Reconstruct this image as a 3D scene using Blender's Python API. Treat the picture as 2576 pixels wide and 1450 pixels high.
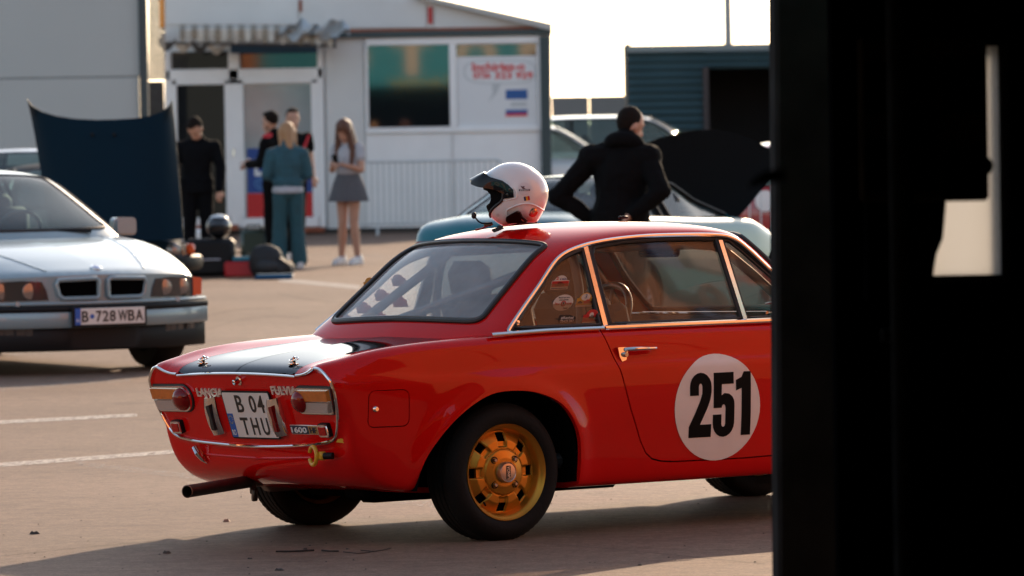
import bpy, bmesh, math, random
import numpy as np
from mathutils import Vector, Matrix, noise
from mathutils.geometry import delaunay_2d_cdt
rad = math.radians
random.seed(11); np.random.seed(11)
scene = bpy.context.scene
C = scene.collection
for ob in list(bpy.data.objects): bpy.data.objects.remove(ob)

# ---------------------------------------------------------------- camera (200 mm lens, 1.68 m above the ground)
F = 200/36*2576; CAM = np.array([0, 0, 1.68]); PITCH = (725-304)/F; ROLL = .017
_fw = np.array([0, math.cos(PITCH), -math.sin(PITCH)]); _r0 = np.array([1., 0, 0]); _u0 = np.cross(_r0, _fw)
_R = math.cos(ROLL)*_r0-math.sin(ROLL)*_u0; _U = math.sin(ROLL)*_r0+math.cos(ROLL)*_u0
cam = bpy.data.cameras.new('camera'); cam_o = bpy.data.objects.new('camera', cam); C.objects.link(cam_o)
cam.lens = 200; cam.sensor_width = 36; cam.clip_start = .1; cam.clip_end = 3000
cam_o.matrix_world = Matrix(((_R[0], _U[0], -_fw[0], 0), (_R[1], _U[1], -_fw[1], 0), (_R[2], _U[2], -_fw[2], 1.68), (0, 0, 0, 1)))
cam.dof.use_dof = True; cam.dof.focus_distance = 22.9; cam.dof.aperture_fstop = 7.1; cam.dof.aperture_blades = 0
scene.camera = cam_o
scene.render.resolution_x = 1024; scene.render.resolution_y = 576

def ray(x, y): return _fw+_R*(x-1288)/F-_U*(y-725)/F
def gnd(x, y, z=0.):
    d = ray(x, y); t = (z-1.68)/d[2]; return Vector(CAM+t*d)
def at(x, y, Y):
    d = ray(x, y); return Vector(CAM+d*(Y/d[1]))

# ---------------------------------------------------------------- sky and sun (low sun behind the cars, a little to the right)
SUN_DIR = Vector((.29, .956, 0)).normalized(); SUN_EL = rad(20)
world = bpy.data.worlds.new('World'); scene.world = world; world.use_nodes = True
wn = world.node_tree.nodes; wl = world.node_tree.links
sky = wn.new('ShaderNodeTexSky'); sky.sky_type = 'NISHITA'; sky.sun_disc = False
sky.sun_elevation = SUN_EL; sky.sun_rotation = math.atan2(SUN_DIR.x, SUN_DIR.y)
sky.air_density = 1.0; sky.dust_density = .8; sky.ozone_density = 1.0
wn['Background'].inputs['Strength'].default_value = .115
hsv = wn.new('ShaderNodeHueSaturation'); hsv.inputs['Saturation'].default_value = .75   # milky haze whitens the sky
wl.new(sky.outputs[0], hsv.inputs['Color']); wl.new(hsv.outputs[0], wn['Background'].inputs['Color'])
sun = bpy.data.lights.new('sun', 'SUN'); sun.energy = 2.9; sun.angle = rad(.6); sun.color = (1, .74, .50)
sun_o = bpy.data.objects.new('sun', sun); C.objects.link(sun_o)
_sd = Vector((SUN_DIR.x*math.cos(SUN_EL), SUN_DIR.y*math.cos(SUN_EL), math.sin(SUN_EL)))
sun_o.rotation_euler = _sd.to_track_quat('Z', 'Y').to_euler(); sun_o.location = (10, 30, 20)
scene.view_settings.view_transform = 'Standard'; scene.view_settings.look = 'None'
scene.view_settings.exposure = 1.1; scene.view_settings.gamma = 1; scene.view_settings.use_curve_mapping = False
scene.render.engine = 'CYCLES'
scene.cycles.max_bounces = 10; scene.cycles.transparent_max_bounces = 16

# ---------------------------------------------------------------- materials
MATS = {}
def mat(name, color=(.5, .5, .5), rough=.5, metal=0., coat=0., spec=.5, var=0., scale=8., bump=0., bscale=40., emit=None, trans=0., color2=None, sheen=0.):
    if name in MATS: return MATS[name]
    m = bpy.data.materials.new(name); m.use_nodes = True; n = m.node_tree.nodes; l = m.node_tree.links
    p = n['Principled BSDF']
    p.inputs['Base Color'].default_value = (*color, 1); p.inputs['Roughness'].default_value = rough
    p.inputs['Metallic'].default_value = metal; p.inputs['Coat Weight'].default_value = coat
    p.inputs['Coat Roughness'].default_value = .03; p.inputs['Specular IOR Level'].default_value = spec
    if sheen: p.inputs['Sheen Weight'].default_value = sheen
    tc = n.new('ShaderNodeTexCoord')
    if var > 0 or color2:
        t = n.new('ShaderNodeTexNoise'); t.inputs['Scale'].default_value = scale; t.inputs['Detail'].default_value = 6
        l.new(tc.outputs['Object'], t.inputs['Vector'])
        r = n.new('ShaderNodeValToRGB'); r.color_ramp.elements[0].position = .3; r.color_ramp.elements[1].position = .7
        c2 = color2 or tuple(c*(1-var) for c in color)
        r.color_ramp.elements[0].color = (*c2, 1); r.color_ramp.elements[1].color = (*color, 1)
        l.new(t.outputs['Fac'], r.inputs['Fac']); l.new(r.outputs['Color'], p.inputs['Base Color'])
        mr = n.new('ShaderNodeMapRange'); mr.inputs['To Min'].default_value = rough*.85; mr.inputs['To Max'].default_value = min(1, rough*1.2)
        l.new(t.outputs['Fac'], mr.inputs['Value']); l.new(mr.outputs[0], p.inputs['Roughness'])
    if bump > 0:
        t2 = n.new('ShaderNodeTexNoise'); t2.inputs['Scale'].default_value = bscale; t2.inputs['Detail'].default_value = 5
        l.new(tc.outputs['Object'], t2.inputs['Vector'])
        b = n.new('ShaderNodeBump'); b.inputs['Strength'].default_value = bump; b.inputs['Distance'].default_value = .01
        l.new(t2.outputs['Fac'], b.inputs['Height']); l.new(b.outputs[0], p.inputs['Normal'])
    if emit: p.inputs['Emission Color'].default_value = (*emit[0], 1); p.inputs['Emission Strength'].default_value = emit[1]
    if trans: p.inputs['Transmission Weight'].default_value = trans
    MATS[name] = m; return m

def glass(name, tint=(.8, .85, .85), ior=1.5, dirt=.03, film=(.6, .57, .52)):
    if name in MATS: return MATS[name]
    m = bpy.data.materials.new(name); m.use_nodes = True; n = m.node_tree.nodes; l = m.node_tree.links
    n.remove(n['Principled BSDF']); out = n['Material Output']
    tr = n.new('ShaderNodeBsdfTransparent'); tr.inputs[0].default_value = (*tint, 1)
    gl = n.new('ShaderNodeBsdfGlossy'); gl.inputs['Roughness'].default_value = .015
    fr = n.new('ShaderNodeFresnel'); ge = n.new('ShaderNodeNewGeometry'); mi = n.new('ShaderNodeMapRange')     # thin sheet: same reflectance from both sides
    mi.inputs['To Min'].default_value = ior; mi.inputs['To Max'].default_value = 1/ior; l.new(ge.outputs['Backfacing'], mi.inputs['Value']); l.new(mi.outputs[0], fr.inputs['IOR'])
    mx = n.new('ShaderNodeMixShader'); l.new(fr.outputs[0], mx.inputs[0]); l.new(tr.outputs[0], mx.inputs[1]); l.new(gl.outputs[0], mx.inputs[2])
    d1 = n.new('ShaderNodeBsdfDiffuse'); d1.inputs[0].default_value = (*film, 1); d2 = n.new('ShaderNodeBsdfTranslucent'); d2.inputs[0].default_value = (*film, 1)
    df = n.new('ShaderNodeMixShader'); df.inputs[0].default_value = .45; l.new(d1.outputs[0], df.inputs[1]); l.new(d2.outputs[0], df.inputs[2])
    tc = n.new('ShaderNodeTexCoord'); ns = n.new('ShaderNodeTexNoise'); ns.inputs['Scale'].default_value = 5; ns.inputs['Detail'].default_value = 8
    l.new(tc.outputs['Object'], ns.inputs['Vector'])
    mr = n.new('ShaderNodeMapRange'); mr.inputs['From Min'].default_value = .3; mr.inputs['From Max'].default_value = .75
    mr.inputs['To Min'].default_value = dirt*.75; mr.inputs['To Max'].default_value = dirt*1.3
    l.new(ns.outputs['Fac'], mr.inputs['Value'])
    m2 = n.new('ShaderNodeMixShader'); l.new(mr.outputs[0], m2.inputs[0]); l.new(mx.outputs[0], m2.inputs[1]); l.new(df.outputs[0], m2.inputs[2])
    l.new(m2.outputs[0], out.inputs['Surface']); MATS[name] = m; return m

CHROME = mat('chrome', (.86, .85, .83), .07, 1., var=.08, scale=30)
BLACK = mat('black_rubber', (.012, .012, .012), .55, bump=.1)
BLACKP = mat('black_plastic', (.009, .009, .0095), .5, spec=.2)
TYRE = mat('tyre_rubber', (.009, .0085, .008), .8, spec=.25, var=.3, scale=20, bump=.25, bscale=60)
RED = mat('red_paint', (.62, .0045, .003), .35, coat=.65, spec=.0, var=.08, scale=3)
WHITE = mat('white_paint', (.8, .8, .78), .35)
SKIN = mat('skin', (.50, .27, .18), .5, var=.12, scale=14)
DARKIN = mat('dark_interior', (.02, .02, .021), .6)

# ---------------------------------------------------------------- geometry helpers
def tag(o, label=None, cat=None, group=None, kind=None):
    if label: o['label'] = label
    if cat: o['category'] = cat
    if group: o['group'] = group
    if kind: o['kind'] = kind
    return o
def thing(name, label, cat, loc=(0, 0, 0), rz=0., group=None):
    o = bpy.data.objects.new(name, None); C.objects.link(o); o.empty_display_size = .1
    o.location = loc; o.rotation_euler = (0, 0, rz); return tag(o, label, cat, group)
LEAN = [0.]          # body lean of the coupe on its springs (rise per metre across)
def lean(P):
    P = np.array(P, float)
    if LEAN[0] and len(P): P[:, 2] -= LEAN[0]*(P[:, 1]+.7)
    return P
def obj(name, V, Fc, m, parent=None, smooth=True, N=None, angle=None):
    me = bpy.data.meshes.new(name); me.from_pydata([tuple(v) for v in lean(V)], [], [tuple(map(int, f)) for f in Fc]); me.update()
    for mm in (m if isinstance(m, (list, tuple)) else [m]): me.materials.append(mm)
    if smooth:
        me.polygons.foreach_set('use_smooth', [True]*len(me.polygons))
        if N is not None: me.normals_split_custom_set_from_vertices([tuple(n) for n in N])
        elif angle is not False: me.set_sharp_from_angle(angle=angle or rad(38))
    o = bpy.data.objects.new(name, me); C.objects.link(o)
    if parent: o.parent = parent
    return o
class G:
    """collects shapes that become ONE mesh object"""
    def __init__(s): s.V = []; s.F = []; s.M = Matrix()
    def add(s, V, Fc, M=None):
        k = len(s.V); M = s.M if M is None else s.M @ M
        s.V += [tuple(M @ Vector(v)) for v in V]; s.F += [tuple(i+k for i in f) for f in Fc]; return s
    def box(s, c, d, bev=0., M=None, rz=0.):
        hx, hy, hz = d[0]/2, d[1]/2, d[2]/2
        b = min(bev, hx*.98, hy*.98, hz*.98)
        T = Matrix.Translation(c) @ Matrix.Rotation(rz, 4, 'Z')
        if M is not None: T = M @ T
        if b <= 0:
            V = [(x*hx, y*hy, z*hz) for x in (-1, 1) for y in (-1, 1) for z in (-1, 1)]
            return s.add(V, [(0, 1, 3, 2), (4, 6, 7, 5), (0, 4, 5, 1), (2, 3, 7, 6), (0, 2, 6, 4), (1, 5, 7, 3)], T)
        bm = bmesh.new()
        for x in (-1, 1):
            for y in (-1, 1):
                for z in (-1, 1):
                    for v in ((hx, hy-b, hz-b), (hx-b, hy, hz-b), (hx-b, hy-b, hz)): bm.verts.new((x*v[0], y*v[1], z*v[2]))
        bmesh.ops.convex_hull(bm, input=bm.verts[:]); bmesh.ops.dissolve_limit(bm, angle_limit=.01, verts=bm.verts[:], edges=bm.edges[:])
        bm.verts.index_update(); s.add([v.co[:] for v in bm.verts], [[v.index for v in f.verts] for f in bm.faces], T); bm.free(); return s
    def tube(s, pts, r, n=8, cap=True, closed=False, sx=1., sy=1.):
        P = [Vector(p) for p in pts]; m = len(P); rr = r if isinstance(r, (list, tuple)) else [r]*m; V = []; Fc = []; up = None
        for i in range(m):
            a = P[(i-1) % m] if (i or closed) else P[0]; b = P[(i+1) % m] if (i < m-1 or closed) else P[-1]
            t = (b-a).normalized()
            if up is None:
                up = Vector((0, 0, 1)) if abs(t.z) < .9 else Vector((1, 0, 0))
            x = t.cross(up)
            if x.length < 1e-6: x = t.orthogonal()
            x.normalize(); y = x.cross(t).normalized(); up = y
            for j in range(n):
                an = 2*math.pi*j/n; V.append(P[i]+x*math.cos(an)*rr[i]*sx+y*math.sin(an)*rr[i]*sy)
        for i in range(m if closed else m-1):
            for j in range(n):
                k = (i+1) % m; Fc.append((i*n+j, i*n+(j+1) % n, k*n+(j+1) % n, k*n+j))
        if cap and not closed: Fc += [tuple(range(n))[::-1], tuple((m-1)*n+j for j in range(n))]
        return s.add(V, Fc)
    def lathe(s, prof, n=32, M=None, a0=0., a1=2*math.pi):
        """profile [(r, h)], axis Z"""
        full = abs(a1-a0-2*math.pi) < 1e-6; k = n if full else n+1; V = []; Fc = []
        for r, h in prof:
            for j in range(k):
                a = a0+(a1-a0)*j/n; V.append((r*math.cos(a), r*math.sin(a), h))
        for i in range(len(prof)-1):
            for j in range(n):
                j2 = (j+1) % k; Fc.append((i*k+j, i*k+j2, (i+1)*k+j2, (i+1)*k+j))
        return s.add(V, Fc, M)
    def prism(s, poly, h0, h1, M=None):
        """polygon [(x, y)] extruded along z"""
        n = len(poly); V = [(x, y, h0) for x, y in poly]+[(x, y, h1) for x, y in poly]
        Fc = [tuple(range(n))[::-1], tuple(range(n, 2*n))]+[(i, (i+1) % n, n+(i+1) % n, n+i) for i in range(n)]
        return s.add(V, Fc, M)
    def ball(s, c, r, n=12, M=None):
        r = (r, r, r) if not isinstance(r, (tuple, list)) else r; V = []; Fc = []; k = n//2
        for i in range(k+1):
            t = math.pi*i/k
            for j in range(n):
                a = 2*math.pi*j/n; V.append((c[0]+r[0]*math.sin(t)*math.cos(a), c[1]+r[1]*math.sin(t)*math.sin(a), c[2]+r[2]*math.cos(t)))
        for i in range(k):
            for j in range(n): Fc.append((i*n+j, (i+1)*n+j, (i+1)*n+(j+1) % n, i*n+(j+1) % n))
        return s.add(V, Fc, M)
    def build(s, name, m, parent=None, smooth=True, angle=None): return obj(name, s.V, s.F, m, parent, smooth, angle=angle)

def frame(o, x, z):
    """matrix with local X along x, local Z along z, origin o"""
    x = Vector(x).normalized(); z = Vector(z); z = (z-x*z.dot(x)).normalized(); y = z.cross(x)
    return Matrix(((x.x, y.x, z.x, o[0]), (x.y, y.y, z.y, o[1]), (x.z, y.z, z.z, o[2]), (0, 0, 0, 1)))
_tcache = {}
work = bpy.data.scenes.new('workbench')      # scratch scene in which single shapes are evaluated, removed at the end
def evaluated(o):
    work.collection.objects.link(o); vl = work.view_layers[0]; vl.update(); return o.evaluated_get(vl.depsgraph)
def text_geo(s, bold=0.):
    """built-in font lettering, unit cap height, centred; returns V, F"""
    k = (s, bold)
    if k in _tcache: return _tcache[k]
    cu = bpy.data.curves.new('t', 'FONT'); cu.body = s; cu.size = 1; cu.offset = bold; cu.resolution_u = 3; cu.extrude = .5
    o = bpy.data.objects.new('t', cu); e = evaluated(o); me = e.to_mesh()
    V = np.array([v.co[:] for v in me.vertices]); Fc = [tuple(p.vertices) for p in me.polygons]; e.to_mesh_clear()
    bpy.data.objects.remove(o); bpy.data.curves.remove(cu)
    lo, hi = V.min(0), V.max(0); V[:, 0] -= (lo[0]+hi[0])/2; V[:, 1] -= (lo[1]+hi[1])/2
    w = hi[0]-lo[0]; h = hi[1]-lo[1]; V[:, 0] /= w; V[:, 1] /= h
    _tcache[k] = (V, Fc); return V, Fc
def lettering(name, s, M, w, h, t, m, parent, bold=0.):
    """text filling a w x h box, t thick, in the local XY plane of M"""
    V, Fc = text_geo(s, bold); g = G(); g.add([(v[0]*w, v[1]*h, (v[2]+.5)*t if abs(v[2]) < 2 else 0) for v in V], Fc, M)
    return g.build(name, m, parent, smooth=False)

# parametric surfaces ------------------------------------------------
def pchip(x, Y, xq):
    """x (n,), Y (n,k) -> (len(xq),k), monotone cubic"""
    x = np.asarray(x, float); Y = np.asarray(Y, float); xq = np.asarray(xq, float)
    if Y.ndim == 1: return pchip(x, Y[:, None], xq)[:, 0]
    h = np.diff(x)[:, None]; d = np.diff(Y, axis=0)/h; m = np.zeros_like(Y)
    if len(x) > 2:
        w1 = 2*h[1:]+h[:-1]; w2 = h[1:]+2*h[:-1]; ok = d[:-1]*d[1:] > 0
        with np.errstate(divide='ignore', invalid='ignore'): hm = (w1+w2)/(w1/d[:-1]+w2/d[1:])
        m[1:-1] = np.where(ok, np.nan_to_num(hm), 0)
    m[0] = d[0]; m[-1] = d[-1]
    i = np.clip(np.searchsorted(x, xq)-1, 0, len(x)-2); t = ((xq-x[i])/(x[i+1]-x[i]))[:, None]; hh = h[i]
    return (2*t**3-3*t**2+1)*Y[i]+(t**3-2*t**2+t)*hh*m[i]+(-2*t**3+3*t**2)*Y[i+1]+(t**3-t**2)*hh*m[i+1]
class Surf:
    """dense grid evaluated with bicubic interpolation over (a, b)"""
    def __init__(s, A, B, grid): s.A = A; s.B = B; s.g = grid; s.post = None
    def __call__(s, a, b):
        a = np.atleast_1d(np.asarray(a, float)); b = np.atleast_1d(np.asarray(b, float)); nA, nB = s.g.shape[:2]
        fa = np.clip((a-s.A[0])/(s.A[1]-s.A[0]), 0, 1)*(nA-1); fb = np.clip((b-s.B[0])/(s.B[1]-s.B[0]), 0, 1)*(nB-1)
        ia = np.minimum(fa.astype(int), nA-2); ib = np.minimum(fb.astype(int), nB-2); ta = fa-ia; tb = fb-ib
        def w(t): return np.stack([-.5*t+t**2-.5*t**3, 1-2.5*t**2+1.5*t**3, .5*t+2*t**2-1.5*t**3, -.5*t**2+.5*t**3], 1)
        wa, wb = w(ta), w(tb); out = np.zeros((len(a), 3))
        def idx(g_, n):   # linear extension outside
            return g_
        for i in range(4):
            ja = ia-1+i; ca = np.clip(ja, 0, nA-1)
            for j in range(4):
                jb = ib-1+j; cb = np.clip(jb, 0, nB-1)
                v = s.g[ca, cb]
                lo = (ja < 0); hi = (ja > nA-1)
                if lo.any(): v = np.where(lo[:, None], 2*s.g[0, cb]-s.g[1, cb], v)
                if hi.any(): v = np.where(hi[:, None], 2*s.g[-1, cb]-s.g[-2, cb], v)
                lo = (jb < 0); hi = (jb > nB-1)
                if lo.any(): v = np.where(lo[:, None], 2*s.g[ca, 0]-s.g[ca, 1], v)
                if hi.any(): v = np.where(hi[:, None], 2*s.g[ca, -1]-s.g[ca, -2], v)
                out += (wa[:, i]*wb[:, j])[:, None]*v
        return s.post(out) if s.post else out
def normals(S, a, b, ea, eb):
    du = S(a+ea, b)-S(a-ea, b); dv = S(a, b+eb)-S(a, b-eb); n = np.cross(du, dv); return n/(np.linalg.norm(n, axis=1)[:, None]+1e-12)
def pip(P, loops):
    c = np.zeros(len(P), bool); x, y = P[:, 0], P[:, 1]
    for L in loops:
        L = np.asarray(L); x0, y0 = L[:, 0], L[:, 1]; x1, y1 = np.roll(x0, -1), np.roll(y0, -1)
        for i in range(len(L)):
            if y0[i] == y1[i]: continue
            k = ((y0[i] > y) != (y1[i] > y)); c ^= k & (x < (x1[i]-x0[i])*(y-y0[i])/(y1[i]-y0[i])+x0[i])
    return c
def dens(L, h):
    out = []
    for i in range(len(L)):
        a = np.asarray(L[i], float); b = np.asarray(L[(i+1) % len(L)], float); n = max(1, int(np.ceil(np.linalg.norm(b-a)/h)))
        for k in range(n): out.append(a+(b-a)*k/n)
    return np.array(out)
def inset(L, d):
    """move a polygon's outline inwards by d"""
    L = np.asarray(L, float); n = len(L); ar = 0
    for i in range(n): ar += L[i][0]*L[(i+1) % n][1]-L[(i+1) % n][0]*L[i][1]
    sg = 1 if ar > 0 else -1; out = []
    for i in range(n):
        e0 = L[i]-L[i-1]; e1 = L[(i+1) % n]-L[i]
        n0 = np.array([-e0[1], e0[0]])/(np.linalg.norm(e0)+1e-12); n1 = np.array([-e1[1], e1[0]])/(np.linalg.norm(e1)+1e-12)
        m = n0+n1; l = np.linalg.norm(m)
        m = n0 if l < .3 else m/l; out.append(L[i]+sg*m*d/max(.5, m@n1))
    return np.array(out)
def patch_geo(S, loops, h, sx=1., sy=1., flip=False, flange=.008, off=0.):
    sc = np.array([sx, sy]); Ls = [dens(np.asarray(L, float)*sc, h) for L in loops]
    lo = Ls[0].min(0); hi = Ls[0].max(0); gx = np.arange(lo[0], hi[0], h); gy = np.arange(lo[1], hi[1], h*.866)
    P = np.array([(x+(h/2 if j % 2 else 0), y) for j, y in enumerate(gy) for x in gx]).reshape(-1, 2)
    if len(P):
        P = P[pip(P, Ls)]
        for L in Ls:
            a = L; b = np.roll(L, -1, 0)
            if not len(P): break
            keep = np.ones(len(P), bool)
            for i in range(len(a)):
                ab = b[i]-a[i]; t = np.clip(((P-a[i])@ab)/(ab@ab+1e-15), 0, 1); keep &= (np.linalg.norm(P-a[i]-t[:, None]*ab, axis=1) > .45*h)
            P = P[keep]
    pts = np.vstack(Ls+([P] if len(P) else [])); E = []; k = 0
    for L in Ls:
        n = len(L); E += [(k+i, k+(i+1) % n) for i in range(n)]; k += n
    r = delaunay_2d_cdt([Vector(p) for p in pts], E, [], 0, 1e-7)
    vs = np.array([v[:] for v in r[0]]); fs = [f for f in r[2] if len(f) == 3]
    cen = vs[np.array(fs)].mean(1); ins = pip(cen, Ls); fs = [f for f, i in zip(fs, ins) if i]
    a, b = vs[:, 0]/sx, vs[:, 1]/sy; V = S(a, b); N = normals(S, a, b, 1e-3/sx, 1e-3/sy)
    if flip: N = -N; fs = [f[::-1] for f in fs]
    if off: V = V+N*off
    V = list(V); N = list(N)
    if flange:
        ed = {}
        for f in fs:
            for i in range(3): ed[(f[i], f[(i+1) % 3])] = 1
        for (i, j) in [e for e in ed if (e[1], e[0]) not in ed]:
            k = len(V); q = [V[i], V[j], V[j]-N[j]*flange, V[i]-N[i]*flange]
            nn = np.cross(q[3]-q[0], q[1]-q[0]); nn = nn/(np.linalg.norm(nn)+1e-12)
            V += q; N += [nn]*4; fs.append((k, k+3, k+2, k+1))
    return np.array(V), fs, np.array(N)
def patch(name, S, loops, h, m, parent, sx=1., sy=1., flip=False, flange=.008, off=0., mirror=False):
    V, fs, N = patch_geo(S, loops, h, sx, sy, flip, flange, off)
    if mirror:
        n = len(V); k = np.array([1, -1, 1]); V = np.vstack([V, V*k]); N = np.vstack([N, N*k]); fs = fs+[tuple(i+n for i in f[::-1]) for f in fs]
    return obj(name, V, fs, m, parent, True, N)
def rrect(x0, x1, y0, y1, r, n=4):
    out = []
    for cx, cy, a in ((x1-r, y1-r, 0), (x0+r, y1-r, 90), (x0+r, y0+r, 180), (x1-r, y0+r, 270)):
        for i in range(n+1): t = rad(a+90*i/n); out.append((cx+r*math.cos(t), cy+r*math.sin(t)))
    return out
def ellipse(cx, cy, rx, ry, n=32): return [(cx+rx*math.cos(2*math.pi*i/n), cy+ry*math.sin(2*math.pi*i/n)) for i in range(n)]
def spline(P, n=8):
    """Catmull-Rom through points"""
    P = [Vector(p) for p in P]; out = []
    for i in range(len(P)-1):
        a = P[max(0, i-1)]; b = P[i]; c = P[i+1]; d = P[min(len(P)-1, i+2)]
        for k in range(n):
            t = k/n; out.append(.5*((2*b)+(c-a)*t+(2*a-5*b+4*c-d)*t*t+(3*b-a-3*c+d)*t**3))
    return out+[P[-1]]
def remesh(name, g, m, parent, vox=.012, smooth=6, bumpy=0., fac=.5):
    """overlapping closed shapes fused into one continuous skin"""
    me = bpy.data.meshes.new(name); me.from_pydata(g.V, [], g.F); me.update()
    o = bpy.data.objects.new('tmp', me)
    md = o.modifiers.new('r', 'REMESH'); md.mode = 'VOXEL'; md.voxel_size = vox; md.use_smooth_shade = True
    if smooth: ms = o.modifiers.new('s', 'SMOOTH'); ms.factor = fac; ms.iterations = smooth
    e = evaluated(o)
    nm = bpy.data.meshes.new_from_object(e); bpy.data.objects.remove(o); bpy.data.meshes.remove(me)
    if bumpy:
        co = np.empty(len(nm.vertices)*3, np.float32); nm.vertices.foreach_get('co', co); co = co.reshape(-1, 3); nn = np.array([v.vector[:] for v in nm.vertex_normals])
        d = np.array([noise.noise((x*9, y*9, z*5))+.6*noise.noise((x*22, y*22, z*22)) for x, y, z in co.tolist()]); co = co+nn*(d*bumpy)[:, None]
        nm.vertices.foreach_set('co', co.astype(np.float32).ravel()); nm.update()
    nm.name = name; nm.materials.clear(); nm.materials.append(m); nm.polygons.foreach_set('use_smooth', [True]*len(nm.polygons))
    o = bpy.data.objects.new(name, nm); C.objects.link(o); o.parent = parent; return o
def cone(g, a, b, ra, rb, n=10, fx=1.):
    """tapered capsule"""
    a, b = Vector(a), Vector(b); pts = []; rr = []; d = (b-a)
    L = d.length or 1e-6; u = d/L
    for k in (-1, -.85, -.5, 0): pts.append(a+u*ra*k); rr.append(ra*math.sqrt(max(.0004, 1-k*k)))
    for k in (0, .5, .85, 1): pts.append(b+u*rb*k); rr.append(rb*math.sqrt(max(.0004, 1-k*k)))
    g.tube(pts, rr, n)
def copy_tree(o, parent=None):
    c = o.copy(); C.objects.link(c); c.parent = parent
    for ch in list(o.children): copy_tree(ch, c)
    return c
# ================================================================ GROUND
def ground_mat():
    m = bpy.data.materials.new('concrete_ground'); m.use_nodes = True; n = m.node_tree.nodes; l = m.node_tree.links; p = n['Principled BSDF']
    tc = n.new('ShaderNodeTexCoord')
    def nz(scale, detail=8, rough=.6, vec=None):
        t = n.new('ShaderNodeTexNoise'); t.inputs['Scale'].default_value = scale; t.inputs['Detail'].default_value = detail; t.inputs['Roughness'].default_value = rough
        l.new(vec or tc.outputs['Object'], t.inputs['Vector']); return t.outputs['Fac']
    def ramp(f, a, b, ca, cb):
        r = n.new('ShaderNodeValToRGB'); r.color_ramp.elements[0].position = a; r.color_ramp.elements[1].position = b
        r.color_ramp.elements[0].color = (*ca, 1); r.color_ramp.elements[1].color = (*cb, 1); l.new(f, r.inputs['Fac']); return r.outputs['Color']
    def mul(c1, c2, f=1.):
        x = n.new('ShaderNodeMix'); x.data_type = 'RGBA'; x.blend_type = 'MULTIPLY'; x.inputs[0].default_value = f
        l.new(c1, x.inputs[6]); l.new(c2, x.inputs[7]); return x.outputs[2]
    big = ramp(nz(.35, 6), .3, .7, (.235, .157, .118), (.335, .232, .178))
    mp = n.new('ShaderNodeMapping'); mp.inputs['Rotation'].default_value = (0, 0, rad(38)); mp.inputs['Scale'].default_value = (.7, 9, 1); l.new(tc.outputs['Object'], mp.inputs['Vector'])
    streak = ramp(nz(3.2, 7, .65, mp.outputs[0]), .3, .62, (.72, .7, .68), (1, 1, 1))
    fine = ramp(nz(120, 4, .7), .32, .62, (.62, .6, .58), (1.08, 1.06, 1.03))
    stain = ramp(nz(1.6, 9, .7), .28, .45, (.6, .58, .57), (1, 1, 1))
    mid = mul(ramp(nz(9, 8, .75), .33, .66, (.62, .60, .58), (1.08, 1.07, 1.06)), ramp(nz(38, 6, .75), .36, .62, (.58, .56, .54), (1.12, 1.1, 1.08))); c = mul(mul(mul(mul(big, streak, .8), fine, .95), stain, .75), mid, .8)
    v = n.new('ShaderNodeTexVoronoi'); v.inputs['Scale'].default_value = 26; l.new(tc.outputs['Object'], v.inputs['Vector'])
    speck = ramp(v.outputs['Distance'], .035, .06, (.25, .2, .17), (1, 1, 1)); c = mul(c, speck, .6)
    l.new(c, p.inputs['Base Color']); p.inputs['Roughness'].default_value = .72; p.inputs['Specular IOR Level'].default_value = .12
    b = n.new('ShaderNodeBump'); b.inputs['Strength'].default_value = .6; b.inputs['Distance'].default_value = .006
    l.new(nz(150, 5, .7), b.inputs['Height']); l.new(b.outputs[0], p.inputs['Normal'])
    return m
g = G(); g.add([(-900, -600, 0), (900, -600, 0), (900, 1800, 0), (-900, 1800, 0)], [(0, 1, 2, 3)])
ground = tag(g.build('ground', ground_mat(), smooth=False), kind='structure')
def paint_mat(name, wear, color=(.56, .50, .44)):
    """thin worn paint: it is simply gone where the noise falls below the wear level"""
    m = bpy.data.materials.new(name); m.use_nodes = True; n = m.node_tree.nodes; l = m.node_tree.links; p = n['Principled BSDF']
    p.inputs['Base Color'].default_value = (*color, 1); p.inputs['Roughness'].default_value = .8; p.inputs['Specular IOR Level'].default_value = .1
    tc = n.new('ShaderNodeTexCoord'); mp = n.new('ShaderNodeMapping'); mp.inputs['Scale'].default_value = (1, .45, 1); l.new(tc.outputs['Object'], mp.inputs['Vector'])
    t = n.new('ShaderNodeTexNoise'); t.inputs['Scale'].default_value = 26; t.inputs['Detail'].default_value = 9; t.inputs['Roughness'].default_value = .8; l.new(mp.outputs[0], t.inputs['Vector'])
    r = n.new('ShaderNodeMapRange'); r.inputs['From Min'].default_value = wear-.13; r.inputs['From Max'].default_value = wear+.13; l.new(t.outputs['Fac'], r.inputs['Value'])
    tr = n.new('ShaderNodeBsdfTransparent'); mx = n.new('ShaderNodeMixShader'); l.new(r.outputs[0], mx.inputs[0]); l.new(tr.outputs[0], mx.inputs[1]); l.new(p.outputs[0], mx.inputs[2])
    l.new(mx.outputs[0], n['Material Output'].inputs['Surface']); return m
PA, PB = paint_mat('worn_line_paint', .45), paint_mat('faded_line_paint', .60)
def line(quad, m):
    P = [gnd(*q) for q in quad]; g = G(); g.add([(v.x, v.y, .0018) for v in P], [(0, 1, 2, 3)])
    o = g.build('painted_line', m, ground, smooth=False)
line([(-60, 1062), (345, 1041), (345, 1049), (-60, 1071)], PA)
line([(-60, 1170), (640, 1118), (645, 1126), (-60, 1181)], PA)
line([(190, 1160), (1100, 1264), (1100, 1280), (190, 1172)], PB)
line([(700, 700), (905, 719), (905, 729), (700, 709)], PA)
line([(905, 640), (1010, 646), (1010, 655), (905, 648)], PB)
line([(-60, 978), (330, 950), (330, 960), (-60, 990)], PB)
line([(-60, 895), (360, 868), (360, 874), (-60, 903)], PB)
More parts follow.
